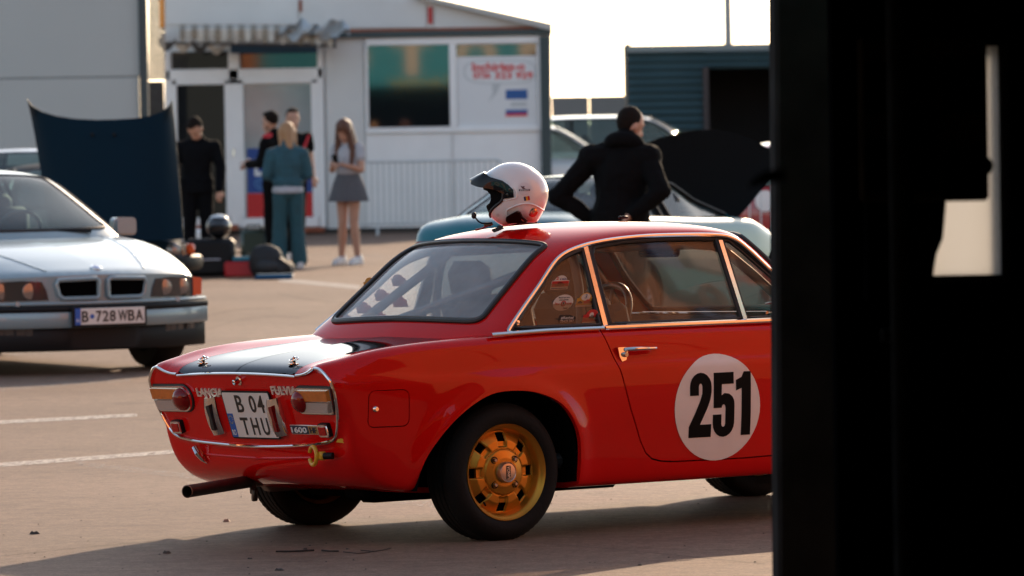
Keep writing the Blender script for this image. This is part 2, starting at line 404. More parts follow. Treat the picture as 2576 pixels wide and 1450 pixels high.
JM = mat('joint_sealant', (.04, .03, .025), .9)
def joint(pts, w):
    P = [gnd(*q) for q in pts]; V = []; Fc = []
    for i, p in enumerate(P): V += [(p.x, p.y-w, .0014), (p.x, p.y+w, .0014)]
    for i in range(len(P)-1): Fc.append((2*i, 2*i+2, 2*i+3, 2*i+1))
    obj('joint', V, Fc, JM, ground, smooth=False)
joint([(0, 1400), (200, 1379), (340, 1366), (470, 1353), (700, 1338)], .006)
joint([(1300, 1362), (1420, 1372), (1600, 1388), (1925, 1420)], .005)
TMK = paint_mat('tyre_mark_rubber', .58, (.12, .085, .065))
for arc_ in ([(505, 800), (560, 786), (620, 778), (690, 776)], [(520, 830), (600, 806), (680, 797), (760, 800)], [(700, 740), (800, 757), (900, 768)]):
    P = [gnd(*q) for q in arc_]; P = spline([(q.x, q.y, .0025) for q in P], 6); V = []
    for q in P: V += [(q.x, q.y-.16, .001), (q.x, q.y+.16, .001)]
    obj('tyre_mark', V, [(2*i, 2*i+2, 2*i+3, 2*i+1) for i in range(len(P)-1)], TMK, ground, smooth=False)
g = G(); random.seed(5)
for k in range(170):
    y_ = 20.8+random.random()**1.6*16; x_ = random.uniform(-.092, .05)*y_; r_ = random.uniform(.003, .006); V = [(x_+r_*math.cos(a_)*random.uniform(.7, 1.2), y_+r_*math.sin(a_)*random.uniform(.7, 1.2), .0005) for a_ in np.linspace(0, 5.2, 6)]
    g.add(V+[(x_, y_, r_*.8)], [(i_, (i_+1) % 6, 6) for i_ in range(6)])
tag(g.build('grit', mat('grit', (.06, .05, .042), .9, var=.6, scale=3), smooth=False), 'scattered grit and crumbs on the concrete yard', 'grit', kind='stuff')
# litter: twigs, stones, leaves
TW = mat('dark_twig', (.03, .024, .02), .8); ST = mat('small_stone', (.09, .08, .07), .9, var=.4)
def twig(pts, r, label):
    P = [gnd(*q) for q in pts]; g = G(); g.tube([(p.x, p.y, r*.8) for p in P], [r*random.uniform(.7, 1) for _ in P], 6)
    tag(g.build('twig', TW), label, 'twig')
twig([(694, 1390), (730, 1390), (790, 1387)], .005, 'straight thick dark twig lying in the red coupe shadow')
twig([(810, 1387), (830, 1389), (852, 1389)], .0045, 'short dark twig on concrete beside the longer straight one')
twig([(864, 1390), (900, 1394), (925, 1392), (938, 1388)], .0025, 'thin curved twig beside the short dark twig')
twig([(908, 1386), (940, 1389), (965, 1385), (984, 1380)], .0025, 'thin bent twig with raised end near the curved one')
for i, (x, y, r, w) in enumerate([(88, 1344, .022, 'flat dark leaf scrap beside the left edge of the shade'), (492, 1195, .018, 'dark pebble lying on the faded line by the exhaust'), (703, 1436, .02, 'dark wedge of dirt below the long twig'), (769, 1383, .012, 'small pebble resting against the long twig'),
        (874, 1383, .010, 'small pebble above the thin curved twig'), (570, 1313, .022, 'pale curled leaf near the far rear tyre'), (628, 1407, .010, 'small dark stone below and left of twigs'), (420, 1393, .02, 'thin dark bark flake at shadow edge'),
        (1610, 1423, .01, 'small pebble on lit concrete by the shadow edge'), (780, 1374, .008, 'tiny dark grain of stone above the twigs')]):
    p = gnd(x, y); g = G(); random.seed(40+i); V = []; n = 7
    for k in range(n): a = 2*math.pi*k/n; q = random.uniform(.7, 1.2); V.append((p.x+r*q*math.cos(a), p.y+r*q*math.sin(a)*.8, .001))
    V += [(p.x+(v[0]-p.x)*.55, p.y+(v[1]-p.y)*.55, r*random.uniform(.35, .7)) for v in V]
    g.add(V, [(k, (k+1) % n, n+(k+1) % n, n+k) for k in range(n)]+[tuple(range(n, 2*n))])
    tag(g.build('pebble' if 'leaf' not in w and 'bark' not in w else 'leaf', ST if 'pale' not in w else mat('pale_leaf', (.35, .24, .18), .8)), w, 'pebble' if 'leaf' not in w and 'bark' not in w else 'leaf')
# ================================================================ GARAGE the photographer stands in (its doorway frames the right of the picture)
GY = 14.0
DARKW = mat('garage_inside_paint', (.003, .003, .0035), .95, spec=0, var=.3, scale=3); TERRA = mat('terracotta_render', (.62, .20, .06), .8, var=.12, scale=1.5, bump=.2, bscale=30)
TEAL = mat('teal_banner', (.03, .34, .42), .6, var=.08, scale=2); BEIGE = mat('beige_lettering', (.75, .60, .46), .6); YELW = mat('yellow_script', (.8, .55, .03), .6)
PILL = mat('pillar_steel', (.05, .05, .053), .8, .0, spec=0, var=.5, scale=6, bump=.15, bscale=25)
garage = thing('garage', 'dark garage whose open doorway frames the parked cars', 'building', (0, GY, 0))
def gpart(name, m, *boxes, bev=.0, par=None):
    g = G()
    for c, d in boxes: g.box((c[0], c[1]-GY, c[2]), d, bev)
    return g.build(name, m, par or garage, smooth=False)
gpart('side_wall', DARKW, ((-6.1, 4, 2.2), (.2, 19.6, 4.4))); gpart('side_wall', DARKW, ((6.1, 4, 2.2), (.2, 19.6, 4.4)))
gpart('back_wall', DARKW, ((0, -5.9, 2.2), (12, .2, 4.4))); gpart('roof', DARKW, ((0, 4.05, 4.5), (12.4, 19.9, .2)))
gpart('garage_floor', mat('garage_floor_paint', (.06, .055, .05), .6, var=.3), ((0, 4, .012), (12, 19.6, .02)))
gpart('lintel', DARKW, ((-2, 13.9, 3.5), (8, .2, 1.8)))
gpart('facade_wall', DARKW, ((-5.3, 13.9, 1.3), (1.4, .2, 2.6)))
# outer face
gpart('outer_wall', TERRA, ((-13.2, 14.1, 2.3), (14, .2, 4.6))); gpart('outer_wall', TERRA, ((20, 14.1, 2.3), (28, .2, 4.6)))
bn = gpart('banner', TEAL, ((-2.5, 14.24, 3.55), (9.0, .06, 1.7))); bn2 = gpart('banner', TEAL, ((13, 14.24, 3.1), (12, .06, 2.6)))
def fl(y, x, z): return frame((x, y-GY, z), (-1, 0, 0), (0, 1, 0))
for i, (x, t) in enumerate(zip((.9, -.9, -2.7, -4.5), 'MOTO')): lettering('banner_letter', t, fl(14.272, x, 3.55), 1.15, 1.1, .01, BEIGE, bn, .05)
lettering('banner_script', 'Auto Center', fl(14.272, -1.6, 2.83), 3.6, .22, .01, YELW, bn, .0)
for i, (x, t) in enumerate(zip((17.4, 15, 12.6, 10.2), 'AUTO')): lettering('banner_letter', t, fl(14.272, x, 3.2), 1.7, 1.7, .01, BEIGE, bn2, .05)
# right of the doorway: steel pillar, wall with a frosted pane, pipe, switch cabinet, latch
px = lambda x, Y: (x-1288)/F*Y
def pz(x, y, Y): return at(x, y, Y).z
xL = px(1926, 15.2)
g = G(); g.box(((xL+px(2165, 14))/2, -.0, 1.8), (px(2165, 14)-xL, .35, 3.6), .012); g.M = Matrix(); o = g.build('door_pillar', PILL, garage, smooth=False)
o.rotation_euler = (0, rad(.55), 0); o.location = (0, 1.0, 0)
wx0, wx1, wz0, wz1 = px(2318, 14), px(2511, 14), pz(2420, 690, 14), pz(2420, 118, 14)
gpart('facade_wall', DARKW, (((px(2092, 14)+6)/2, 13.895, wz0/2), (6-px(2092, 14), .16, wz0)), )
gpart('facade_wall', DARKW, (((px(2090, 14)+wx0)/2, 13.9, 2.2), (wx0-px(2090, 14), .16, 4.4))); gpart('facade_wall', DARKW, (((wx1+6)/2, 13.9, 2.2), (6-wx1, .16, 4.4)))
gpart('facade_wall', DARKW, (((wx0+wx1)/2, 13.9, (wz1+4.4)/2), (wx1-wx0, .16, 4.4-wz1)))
def frosted():
    m = bpy.data.materials.new('frosted_pane'); m.use_nodes = True; n = m.node_tree.nodes; l = m.node_tree.links; n.remove(n['Principled BSDF'])
    a = n.new('ShaderNodeBsdfTranslucent'); a.inputs[0].default_value = (.62, .62, .62, 1); b = n.new('ShaderNodeBsdfDiffuse'); b.inputs[0].default_value = (.6, .58, .55, 1)
    mx = n.new('ShaderNodeMixShader'); mx.inputs[0].default_value = .2; l.new(a.outputs[0], mx.inputs[1]); l.new(b.outputs[0], mx.inputs[2]); l.new(mx.outputs[0], n['Material Output'].inputs['Surface']); return m
win = gpart('window_frame', PILL, (((wx0+wx1)/2, 13.84, wz0-.008), (wx1-wx0+.03, .06, .016)), ((wx1+.008, 13.84, (wz0+wz1)/2), (.016, .06, wz1-wz0)), ((wx0-.008, 13.84, (wz0+wz1)/2), (.016, .06, wz1-wz0)))
gpart('frosted_pane', frosted(), (((wx0+wx1)/2, 13.9, (wz0+wz1)/2), (wx1-wx0, .006, wz1-wz0)), par=win)
def gpix(x0, x1, y0, y1, Y, d): 
    xm = (x0+x1)/2; return ((px(xm, Y), Y, (pz(xm, y0, Y)+pz(xm, y1, Y))/2), (px(x1, Y)-px(x0, Y), d, abs(pz(xm, y0, Y)-pz(xm, y1, Y))))
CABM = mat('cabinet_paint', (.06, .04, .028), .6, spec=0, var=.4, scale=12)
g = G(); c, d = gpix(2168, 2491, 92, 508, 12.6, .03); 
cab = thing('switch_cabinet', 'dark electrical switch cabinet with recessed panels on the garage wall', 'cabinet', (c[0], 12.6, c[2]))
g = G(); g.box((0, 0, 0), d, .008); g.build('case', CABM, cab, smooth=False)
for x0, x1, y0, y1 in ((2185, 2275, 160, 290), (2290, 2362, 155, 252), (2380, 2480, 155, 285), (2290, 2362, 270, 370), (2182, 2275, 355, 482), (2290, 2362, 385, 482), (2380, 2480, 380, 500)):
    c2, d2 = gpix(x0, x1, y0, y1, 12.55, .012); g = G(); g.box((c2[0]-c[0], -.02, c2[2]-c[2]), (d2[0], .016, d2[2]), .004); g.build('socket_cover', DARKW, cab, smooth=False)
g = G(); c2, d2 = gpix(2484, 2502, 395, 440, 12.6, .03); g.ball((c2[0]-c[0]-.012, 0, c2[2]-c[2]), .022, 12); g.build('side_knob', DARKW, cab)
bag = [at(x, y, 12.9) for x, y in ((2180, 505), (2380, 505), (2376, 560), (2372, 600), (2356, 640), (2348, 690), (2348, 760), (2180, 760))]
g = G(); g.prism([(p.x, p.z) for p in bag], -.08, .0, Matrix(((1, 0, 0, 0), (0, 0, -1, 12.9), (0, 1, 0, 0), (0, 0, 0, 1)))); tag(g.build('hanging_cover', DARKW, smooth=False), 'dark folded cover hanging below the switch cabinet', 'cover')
g = G(); p0 = at(2270, 690, 12.3); g.tube([(p0.x, 12.3, 2.0), (p0.x, 12.3, .02)], .026, 14); g.box((p0.x, 12.34, 1.2), (.09, .03, .03), .004); tag(g.build('conduit_pipe', PILL), 'grey vertical conduit pipe beside the doorway pillar', 'pipe')
lt = [at(x, y, 9.0) for x, y in ((1975, 440), (1930, 446), (1900, 458), (1880, 470))]; g = G(); g.tube([tuple(p) for p in lt], [.012, .011, .007, .002], 10); tag(g.build('door_latch', mat('latch_brown', (.02, .009, .007), .7)), 'rusty dark latch arm sticking out of the doorway pillar', 'latch')

# tall terracotta hall to the right of the yard: it shows in the coupe's side glass and chrome
th = thing('terracotta_hall', 'terracotta hall mirrored in the side windows of the red coupe', 'building', (12, 20, 0), math.atan2(8, 20))
for k in range(6):
    g = G(); g.box((-3.5+k*3.0, 0, 7), (2.97, .4, 14), .03); g.build('wall_panel', TERRA, th, smooth=False)
g = G(); g.box((4, -3.5, 6.9), (17.6, 6.5, 13.8)); g.build('hall_volume', TERRA, th, smooth=False)
SBL = mat('sign_blue', (.08, .16, .42), .6); SPK = mat('sign_pink', (.55, .38, .34), .6)
for x0, z0, w0, h0, m0, o0 in ((5.9, 11.66, 3.0, .34, TEAL, .24), (4.55, 11.98, .32, .46, SBL, .24), (5.15, 11.98, .62, .26, SPK, .24), (5.85, 12.1, .5, .22, BEIGE, .24), (6.4, 11.95, .6, .3, TEAL, .25), (2.2, 11.4, 1.2, .3, TEAL, .24), (5.5, 11.3, 2.0, .12, SBL, .24)):
    g = G(); g.box((x0, o0, z0), (w0, .08, h0), .02); g.build('sign_board', m0, th, smooth=False)
for x0, z0, r0 in ((3.85, 11.75, .26), (4.75, 11.45, .12), (5.6, 11.66, .1)):
    g = G(); g.tube([(x0+r0*math.cos(t), .30, z0+r0*1.15*math.sin(t)) for t in np.linspace(0, 2*math.pi, 28, endpoint=False)], r0*.3, 8, closed=True, sy=.3); g.build('sign_ring', BEIGE, th)

# ================================================================ BOOTH: white kiosk with awning, doors and shop window (87 m away)
BY = 87.0; S_ = F/BY
WP = mat('white_wall_panel', (.70, .71, .70), .6, var=.12, scale=1.2); PVC = mat('white_pvc', (.86, .87, .87), .4, var=.06, scale=3); DKG = mat('dark_green_steel', (.03, .055, .06), .5); DGL = mat('dark_pane', (.010, .012, .014), .04, spec=.9)
RUSTY = mat('rusty_paint', (.35, .10, .05), .7, var=.4, scale=6)
booth = thing('booth', 'white market booth with torn awning, glazed door and advertising window', 'building', (0, BY, 0))
def wall_box(name, x0, x1, y0, y1, m, out=0., d=.06, par=None, Y=BY, root=None, bev=0., smooth=False, o=None):
    """rectangle given by picture corners on the plane Y, out metres towards the viewer"""
    xm, ym = (x0+x1)/2, (y0+y1)/2; a, b = at(x0, ym, Y), at(x1, ym, Y); t, u = at(xm, y0, Y), at(xm, y1, Y)
    g = G(); org = (root or booth).location
    g.box(((a.x+b.x)/2-org.x, Y-out-d/2-org.y, (t.z+u.z)/2-org.z), (b.x-a.x, d, t.z-u.z), bev); return g.build(name, m, par or root or booth, smooth=smooth)
def poly_wall(name, pts, m, out=0., d=.06, par=None, Y=BY, root=None):
    org = (root or booth).location; P = [at(x, y, Y) for x, y in pts]; g = G()
    g.prism([(p.x-org.x, p.z-org.z) for p in P], out, out+d, Matrix(((1, 0, 0, 0), (0, 0, -1, Y-org.y), (0, 1, 0, 0), (0, 0, 0, 1)))); return g.build(name, m, par or root or booth, smooth=False)
poly_wall('wall', [(414, 585), (1388, 577), (1386, 70), (1050, -8), (700, -60), (414, -60)], WP, -.10, .10)
g = G(); a = at(414, 300, BY); b = at(1386, 300, BY); g.box(((a.x+b.x)/2, 2.1, 1.5), (b.x-a.x-.02, 4, 3.0)); g.build('rear_volume', WP, booth, smooth=False)
for x0, x1, y0, y1 in ((418, 750, 0, 62), (756, 1070, 4, 70), (1094, 1376, 30, 72)):
    poly_wall('fascia_board', [(x0, y1), (x1, y1), (x1, max(y0, (x1-1050)*.215-2)+4), (x0, max(y0-30, (x0-1050)*.215-2)+4)], WP, 0, .03)
poly_wall('roof_edge', [(1388, 78), (1388, 60), (1040, -16), (1040, -6)], mat('roof_flashing', (.42, .43, .42), .5, .3), 0, .25)
wall_box('red_mark', 1077, 1088, 18, 60, mat('red_sign', (.5, .02, .02), .5), .03, .02); wall_box('red_mark', 752, 760, 0, 30, RUSTY, .03, .02)
wall_box('rust_strip', 880, 1388, 70, 78, RUSTY, .02, .05); wall_box('beam', 820, 1388, 78, 92, DKG, .05, .12); wall_box('corner_post', 1361, 1386, 92, 577, DKG, .06, .14)
wall_box('wall_panel', 822, 918, 95, 578, WP, .02, .04, bev=.005)
# shop window
sw_ = wall_box('shop_window', 920, 1362, 92, 578, PVC, 0, .05)
for r in ((920, 1362, 94, 112), (920, 1362, 320, 334), (920, 927, 112, 320), (1131, 1149, 112, 320), (1351, 1362, 112, 320)): wall_box('window_frame', *r, PVC, .05, .06, sw_, bev=.01)
DGW = mat('mirror_film_pane', (.008, .011, .013), .03); DGW.node_tree.nodes['Principled BSDF'].inputs['IOR'].default_value = 2.05
wall_box('pane', 927, 1131, 112, 320, DGW, .05, .012, sw_); wall_box('pane', 1149, 1351, 112, 320, DGW, .05, .012, sw_)
wall_box('lower_panel', 924, 1138, 338, 576, PVC, .05, .02, sw_, bev=.005); wall_box('lower_panel', 1142, 1360, 338, 576, PVC, .05, .02, sw_, bev=.005)
wall_box('panel_joint', 1138, 1142, 336, 576, WP, .06, .03, sw_)
PST = mat('poster_white', (.72, .74, .75), .6); PRED = mat('poster_red', (.68, .03, .03), .6); PBLU = mat('poster_blue', (.02, .10, .32), .6); PGR = mat('poster_grey', (.52, .55, .56), .6)
po = wall_box('poster', 1150, 1350, 142, 319, PST, .063, .004, sw_)
poly_wall('speech_bubble', [(x*92+1258, y*31+181) for x, y in [(math.copysign(abs(math.cos(t))**.6, math.cos(t)), math.copysign(abs(math.sin(t))**.7, math.sin(t))) for t in np.linspace(0, 2*math.pi, 32, endpoint=False)]], PGR, .068, .002, po)
poly_wall('speech_bubble', [(x*88+1258, y*28+181) for x, y in [(math.copysign(abs(math.cos(t))**.6, math.cos(t)), math.copysign(abs(math.sin(t))**.7, math.sin(t))) for t in np.linspace(0, 2*math.pi, 32, endpoint=False)]], PST, .070, .002, po)
poly_wall('bubble_tail', [(1236, 208), (1262, 208), (1250, 235), (1228, 258), (1240, 235)], PGR, .069, .002, po)
bl = lambda x, y, o: frame(at(x, y, BY-o)-Vector(booth.location), (1, 0, 0), (0, -1, 0))
lettering('poster_text', 'Inchiriaz-o', bl(1254, 168, .075), 1.22*.66, .135, .002, PRED, po, .03); [lettering('poster_text', t_, bl(x_, 190, .075), .26, .105, .002, PRED, po, .03) for t_, x_ in (('0736', 1212), ('323', 1266), ('929', 1319))]
wall_box('poster_mark', 1272, 1327, 226, 250, PBLU, .068, .003, po); wall_box('poster_mark', 1272, 1327, 276, 292, PBLU, .068, .003, po); wall_box('poster_mark', 1272, 1327, 286, 293, PRED, .072, .002, po); wall_box('poster_mark', 1285, 1325, 257, 268, PGR, .068, .003, po)
# doors
dr = wall_box('door_unit', 418, 816, 128, 572, PVC, 0, .04)
for r in ((418, 432, 130, 572), (802, 816, 130, 572), (418, 816, 174, 200), (578, 604, 130, 572), (432, 578, 548, 572), (604, 802, 548, 572), (432, 448, 200, 548), (568, 580, 200, 548), (602, 615, 200, 548), (785, 803, 200, 548), (432, 802, 198, 212)): wall_box('door_frame', *r, PVC, .04, .06, dr, bev=.01)
for r in ((432, 578, 130, 174), (604, 802, 130, 174), (448, 568, 212, 548)): wall_box('pane', *r, DGL, .04, .012, dr)
wall_box('pane', 615, 785, 212, 548, mat('pale_pane', (.30, .38, .40), .08, spec=.8, var=.3, scale=1.5), .04, .012, dr)
wall_box('door_poster', 622, 790, 372, 485, mat('door_blue', (.015, .06, .26), .6), .053, .004, dr); wall_box('door_poster', 622, 790, 486, 547, mat('door_red', (.55, .02, .02), .6), .053, .004, dr)
lettering('poster_text', 'L', bl(650, 422, .06), .12, .26, .002, PST, dr, .05)
for r_ in (.05, .09):
    g = G(); p = at(662, 462, BY-.062)-Vector(booth.location); g.tube([(p.x+r_*1.4*math.cos(t), p.y, p.z+r_*math.sin(t)) for t in np.linspace(0, 2*math.pi, 24, endpoint=False)], .012, 6, closed=True); g.build('poster_ring', mat('pale_blue', (.10, .25, .5), .6), dr)
g = G(); p = at(588, 385, BY-.12)-Vector(booth.location); g.tube([(p.x, p.y, p.z+.07), (p.x, p.y-.04, p.z+.05), (p.x+.0, p.y-.04, p.z-.05)], .012, 8); g.build('door_handle', CHROME, dr)
wall_box('threshold', 416, 1388, 574, 590, mat('base_dark', (.05, .045, .04), .8, var=.4), .02, .12)
wall_box('rust_step', 720, 818, 572, 584, RUSTY, .08, .2); wall_box('rust_step', 470, 600, 566, 580, RUSTY, .08, .2)
# striped awning with scalloped valance, torn tarpaulin on top
aw = thing('awning', 'torn striped awning with scalloped edge above the glazed door', 'awning', (0, BY, 0))
CAN1 = mat('awning_cream', (.62, .57, .49), .8, var=.2, scale=5); CAN2 = mat('awning_brown', (.34, .285, .22), .8, var=.3); TARP = mat('grey_tarpaulin', (.50, .55, .58), .55, var=.25, scale=4)
xa = np.linspace(452, 838, 27)
for i in range(26):
    x0, x1 = xa[i], xa[i+1]; sag = lambda x: 66+12*((x-620)/220)**2*(1 if x > 620 else .2)
    tp_ = [at(x0, sag(x0)-4, BY-.15), at(x1, sag(x1)-4, BY-.15)]; md = [at(x0, sag(x0)+8, BY-1.1), at(x1, sag(x1)+8, BY-1.1)]
    n = 4; V = [*tp_, *md]; Fc = [(0, 1, 3, 2)]
    lowr = []
    for k in range(n+1):
        t = k/n; xx = x0+(x1-x0)*t; yy = sag(xx)+30+11*math.sin(math.pi*t)+4*math.sin(i*2.3); lowr.append(at(xx, yy, BY-1.12-.05*math.sin(i*1.7+t*2)))
    mids = [at(x0+(x1-x0)*k/n, sag(x0+(x1-x0)*k/n)+8, BY-1.1) for k in range(n+1)]
    b = len(V); V += mids+lowr; Fc += [(b+k, b+k+1, b+n+2+k, b+n+1+k) for k in range(n)]
    obj('awning_strip', [v-Vector(aw.location) for v in V], Fc, CAN1 if i % 2 else CAN2, aw, smooth=False)
for k in range(4):
    P = [at(400+k*42+i*7, 96+16*math.sin(math.pi*i/6)+3*k, BY-.9-.05*k) for i in range(7)]; Q = [at(398+k*42+i*7, 108+22*math.sin(math.pi*i/6)+3*k, BY-.88) for i in range(7)]
    obj('drooping_flap', [v-Vector(aw.location) for v in P+Q], [(i, i+1, 8+i, 7+i) for i in range(6)], CAN1 if k % 2 else mat('awning_dark', (.06, .06, .06), .8), aw)
g = G(); V = []; nx, ny = 26, 7
for i in range(nx):
    for j in range(ny):
        x = 700+i*7.2; y = 60+j*6+9*math.sin(i*.55+j*.8)+5*math.sin(i*1.3)-(i/25)*4; V.append(at(x, min(y, 104), BY-1.2+.5*j/6*0+.12*math.sin(i*.9+j))-Vector(aw.location))
g.add(V, [(i*ny+j, (i+1)*ny+j, (i+1)*ny+j+1, i*ny+j+1) for i in range(nx-1) for j in range(ny-1)]); g.build('tarpaulin', TARP, aw, angle=rad(25))
wall_box('blind', 585, 800, 112, 134, mat('blue_blind', (.02, .07, .14), .7), .5, .04, aw, root=aw)
g = G(); 
for x, y in ((410, 110), (842, 118)): a = at(x, y, BY-1.0)-Vector(aw.location); b_ = at(x, y-20, BY-.1)-Vector(aw.location); g.tube([a, b_], .025, 8)
g.tube([at(410, 108, BY-1.05)-Vector(aw.location), at(842, 116, BY-1.05)-Vector(aw.location)], .02, 8); g.build('awning_frame', mat('awning_steel', (.10, .09, .085), .5, .6), aw)
# big grey hall on the left (panels) with dark corner trim, and the gap with a corrugated wall
hall = thing('grey_hall', 'pale grey panelled hall with dark corner trim left of the booth', 'building', (0, 74, 0))
HPN = mat('hall_panel', (.45, .47, .455), .55, .0, var=.06, scale=.8); HTR = mat('hall_trim', (.035, .05, .055), .5)
for y0, y1 in ((-260, -62), (-60, 201), (203, 420), (422, 680)): wall_box('wall_panel', -700, 352, y0, y1, HPN, 0, .08, Y=74, root=hall, bev=.006)
wall_box('backing', -690, 350, -255, 680, HTR, -.05, .04, Y=74, root=hall)
wall_box('corner_trim', 353, 374, -260, 690, HTR, 0, .16, Y=74, root=hall)
g = G(); a = at(-700, 300, 74); b = at(372, 300, 74); g.box(((a.x+b.x)/2-.5, 3.0, 1.8), (b.x-a.x-1.0, 5.5, 3.6)); g.build('hall_volume', HPN, hall, smooth=False)
shed = thing('board_wall', 'weathered board wall in the gap between grey hall and booth', 'wall', (0, 84, 0))
BW_ = mat('old_boards', (.38, .33, .27), .8, var=.4, scale=5)
for k in range(22): wall_box('board', 374, 416, -40+k*11, -30+k*11, BW_, .0 if k % 2 else .015, .03, Y=84, root=shed)
wall_box('lower_board', 374, 416, 205, 590, mat('dark_boards', (.05, .048, .045), .8, var=.4), 0, .03, Y=84, root=shed); wall_box('orange_edge', 402, 413, -30, 70, mat('orange_sheet', (.75, .28, .03), .6), .03, .02, Y=84, root=shed)
# container shed on the right, low wall, mast
cont = thing('container_shed', 'dark blue grey shed of ribbed steel with a wide black opening', 'shed', (0, 100, 0))
CT = mat('ribbed_steel', (.05, .10, .12), .5, .0, var=.2, scale=2); YC = 100.
def ribs(x0, x1, y0, y1, n):
    a, b = at(x0, 200, YC), at(x1, 200, YC); zt, zb = at((x0+x1)/2, y0, YC).z, at((x0+x1)/2, y1, YC).z; V = []
    for k in range(n*4+1):
        z = zt+(zb-zt)*k/(n*4); o = (0, .02, .10, .06)[k % 4]; V += [(a.x, -o, z), (b.x, -o, z)]
    g = G(); g.add(V, [(2*k, 2*k+1, 2*k+3, 2*k+2) for k in range(n*4)]); return g.build('ribbed_wall', CT, cont, smooth=False)
ribs(1580, 1776, 125, 540, 22); ribs(1776, 2100, 125, 172, 3)
wall_box('top_rail', 1576, 2104, 112, 128, mat('shed_rail', (.17, .21, .22), .5, .3), .04, .14, Y=YC, root=cont); wall_box('jamb', 1770, 1784, 170, 540, mat('jamb_rust', (.04, .03, .03), .7), .06, .1, Y=YC, root=cont)
g = G(); a = at(1580, 300, YC); b = at(2100, 300, YC); g.box(((a.x+b.x)/2, 1.6, at(1800, 118, YC).z-.02), (b.x-a.x, 3.1, .06)); g.box((a.x+.03, 1.6, 1.5), (.06, 3.1, 3.0)); g.box((b.x, 1.6, 1.5), (.06, 3.1, 3.0)); g.box(((a.x+b.x)/2, 3.1, 1.5), (b.x-a.x, .06, 3.0)); g.build('shed_volume', mat('shed_inside', (.008, .009, .01), .8), cont, smooth=False)
lw = thing('perimeter_wall', 'long low grey concrete wall beyond the parked cars', 'wall', (0, 112, 0)); CW = mat('grey_concrete_wall', (.22, .21, .20), .85, var=.2, scale=.8)
for k in range(14): wall_box('wall_slab', 1200+k*95, 1200+k*95+93, 247-k*1.6, 545-k*1.6, CW, 0, .15, Y=112, root=lw, bev=.01)
g = G(); p = at(1832, 110, 104); g.tube([(p.x, 104, 0), (p.x, 104, 6)], [.08, .06], 8); tag(g.build('mast', mat('mast_steel', (.38, .38, .38), .6, .0, spec=.1)), 'thin pale mast rising behind the ribbed shed', 'mast')
# crowd barriers: frame and separate bars
GAL = mat('galvanised_steel', (.62, .66, .66), .5, .1, var=.15, scale=10)
def barrier(label, P0, P1, h=1.08, n=22, group=None, br=.016):
    P0, P1 = Vector(P0), Vector(P1); L = (P1-P0).length; rz = math.atan2(P1.y-P0.y, P1.x-P0.x)
    t = thing('crowd_barrier', label, 'barrier', P0, rz, group); g = G(); r = .10
    pts = [(0, 0, .18), (0, 0, h-r)]+[(r-r*math.cos(a), 0, h-r+r*math.sin(a)) for a in np.linspace(.3, 1.57, 4)]+[(L-r+r*math.sin(a), 0, h-r+r*math.cos(a)) for a in np.linspace(0, 1.3, 4)]+[(L, 0, h-r), (L, 0, .18)]
    g.tube(pts, .021, 8, closed=True); g.build('frame', GAL, t); sh = None
    for k in range(n):
        x = L*(k+1)/(n+1)
        if sh is None: g = G(); g.tube([(0, 0, .18), (0, 0, h)], br, 6); b = g.build('bar', GAL, t); sh = b
        else: b = sh.copy(); C.objects.link(b); b.parent = t
        b.location = (x, 0, 0)
    for x in (.25, L-.25):
        g = G(); g.tube([(x, -.30, .02), (x, -.1, .06), (x, 0, .18), (x, .1, .06), (x, .30, .02)], .018, 6); g.build('foot', GAL, t)
    return t
a, b = gnd(922, 584), gnd(1268, 578); barrier('galvanised crowd barrier leaning along the white booth wall', (a.x, 84.5, 0), (b.x, 84.5, 0), 1.1, 23)
a = at(1800, 500, 57); b = at(2010, 500, 57); barrier('galvanised crowd barrier in front of the red car', (a.x, 57, 0), (a.x+2.4, 57.6, 0), 1.12, 20, None, .007)
# ================================================================ RED COUPE
TH = rad(36.2); HD = Vector((math.cos(TH), math.sin(TH), 0)); LV = Vector((-math.sin(TH), math.cos(TH), 0))
_o = gnd(1272, 1360)+LV*.73
coupe = thing('red_coupe', 'red vintage coupe with black boot lid, gold wheels and race number 251', 'car', (_o.x, _o.y, 0), TH)
LEAN[0] = .02
ROWS = 17
TAILX = lambda z: -.8+.3*(.7-z)
tail_yz = [(0, .397), (.355, .408), (.497, .42), (.575, .437), (.613, .472), (.645, .536), (.661, .60), (.664, .628), (.662, .651), (.659, .667), (.645, .682), (.627, .70), (.602, .716), (.57, .72), (.50, .706), (.40, .696), (0, .698)]
st_u = [-.8, -.78, -.70, -.55]
st_p = [[(TAILX(z), y, z) for y, z in tail_yz]]
e = [(.0, -.015), (.005, -.014), (.012, -.012), (.018, -.01), (.018, -.006), (.014, -.002), (.012, 0), (.012, 0), (.012, 0), (.012, .002), (.012, .005), (.011, .01), (.008, .014), (.006, .016), (.004, .018), (.0, .02), (0, .021)]
st_p.append([(TAILX(z)+.018, y+a, z+b) for (y, z), (a, b) in zip(tail_yz, e)])
st_p.append([(-.685, 0, .325), (-.685, .36, .33), (-.69, .53, .345), (-.695, .635, .365), (-.70, .668, .42), (-.70, .685, .52), (-.7, .69, .60), (-.7, .691, .63), (-.7, .691, .652), (-.7, .69, .669), (-.7, .676, .687), (-.7, .655, .722), (-.7, .628, .748), (-.7, .60, .754), (-.7, .52, .745), (-.7, .36, .742), (-.7, 0, .746)])
st_p.append([(-.60, 0, .25), (-.60, .36, .248), (-.585, .57, .243), (-.56, .668, .247), (-.55, .693, .30), (-.55, .71, .41), (-.55, .72, .54), (-.55, .722, .61), (-.55, .722, .655), (-.55, .722, .671), (-.55, .707, .689), (-.55, .688, .742), (-.55, .66, .776), (-.55, .632, .786), (-.55, .545, .774), (-.55, .37, .766), (-.55, 0, .772)])
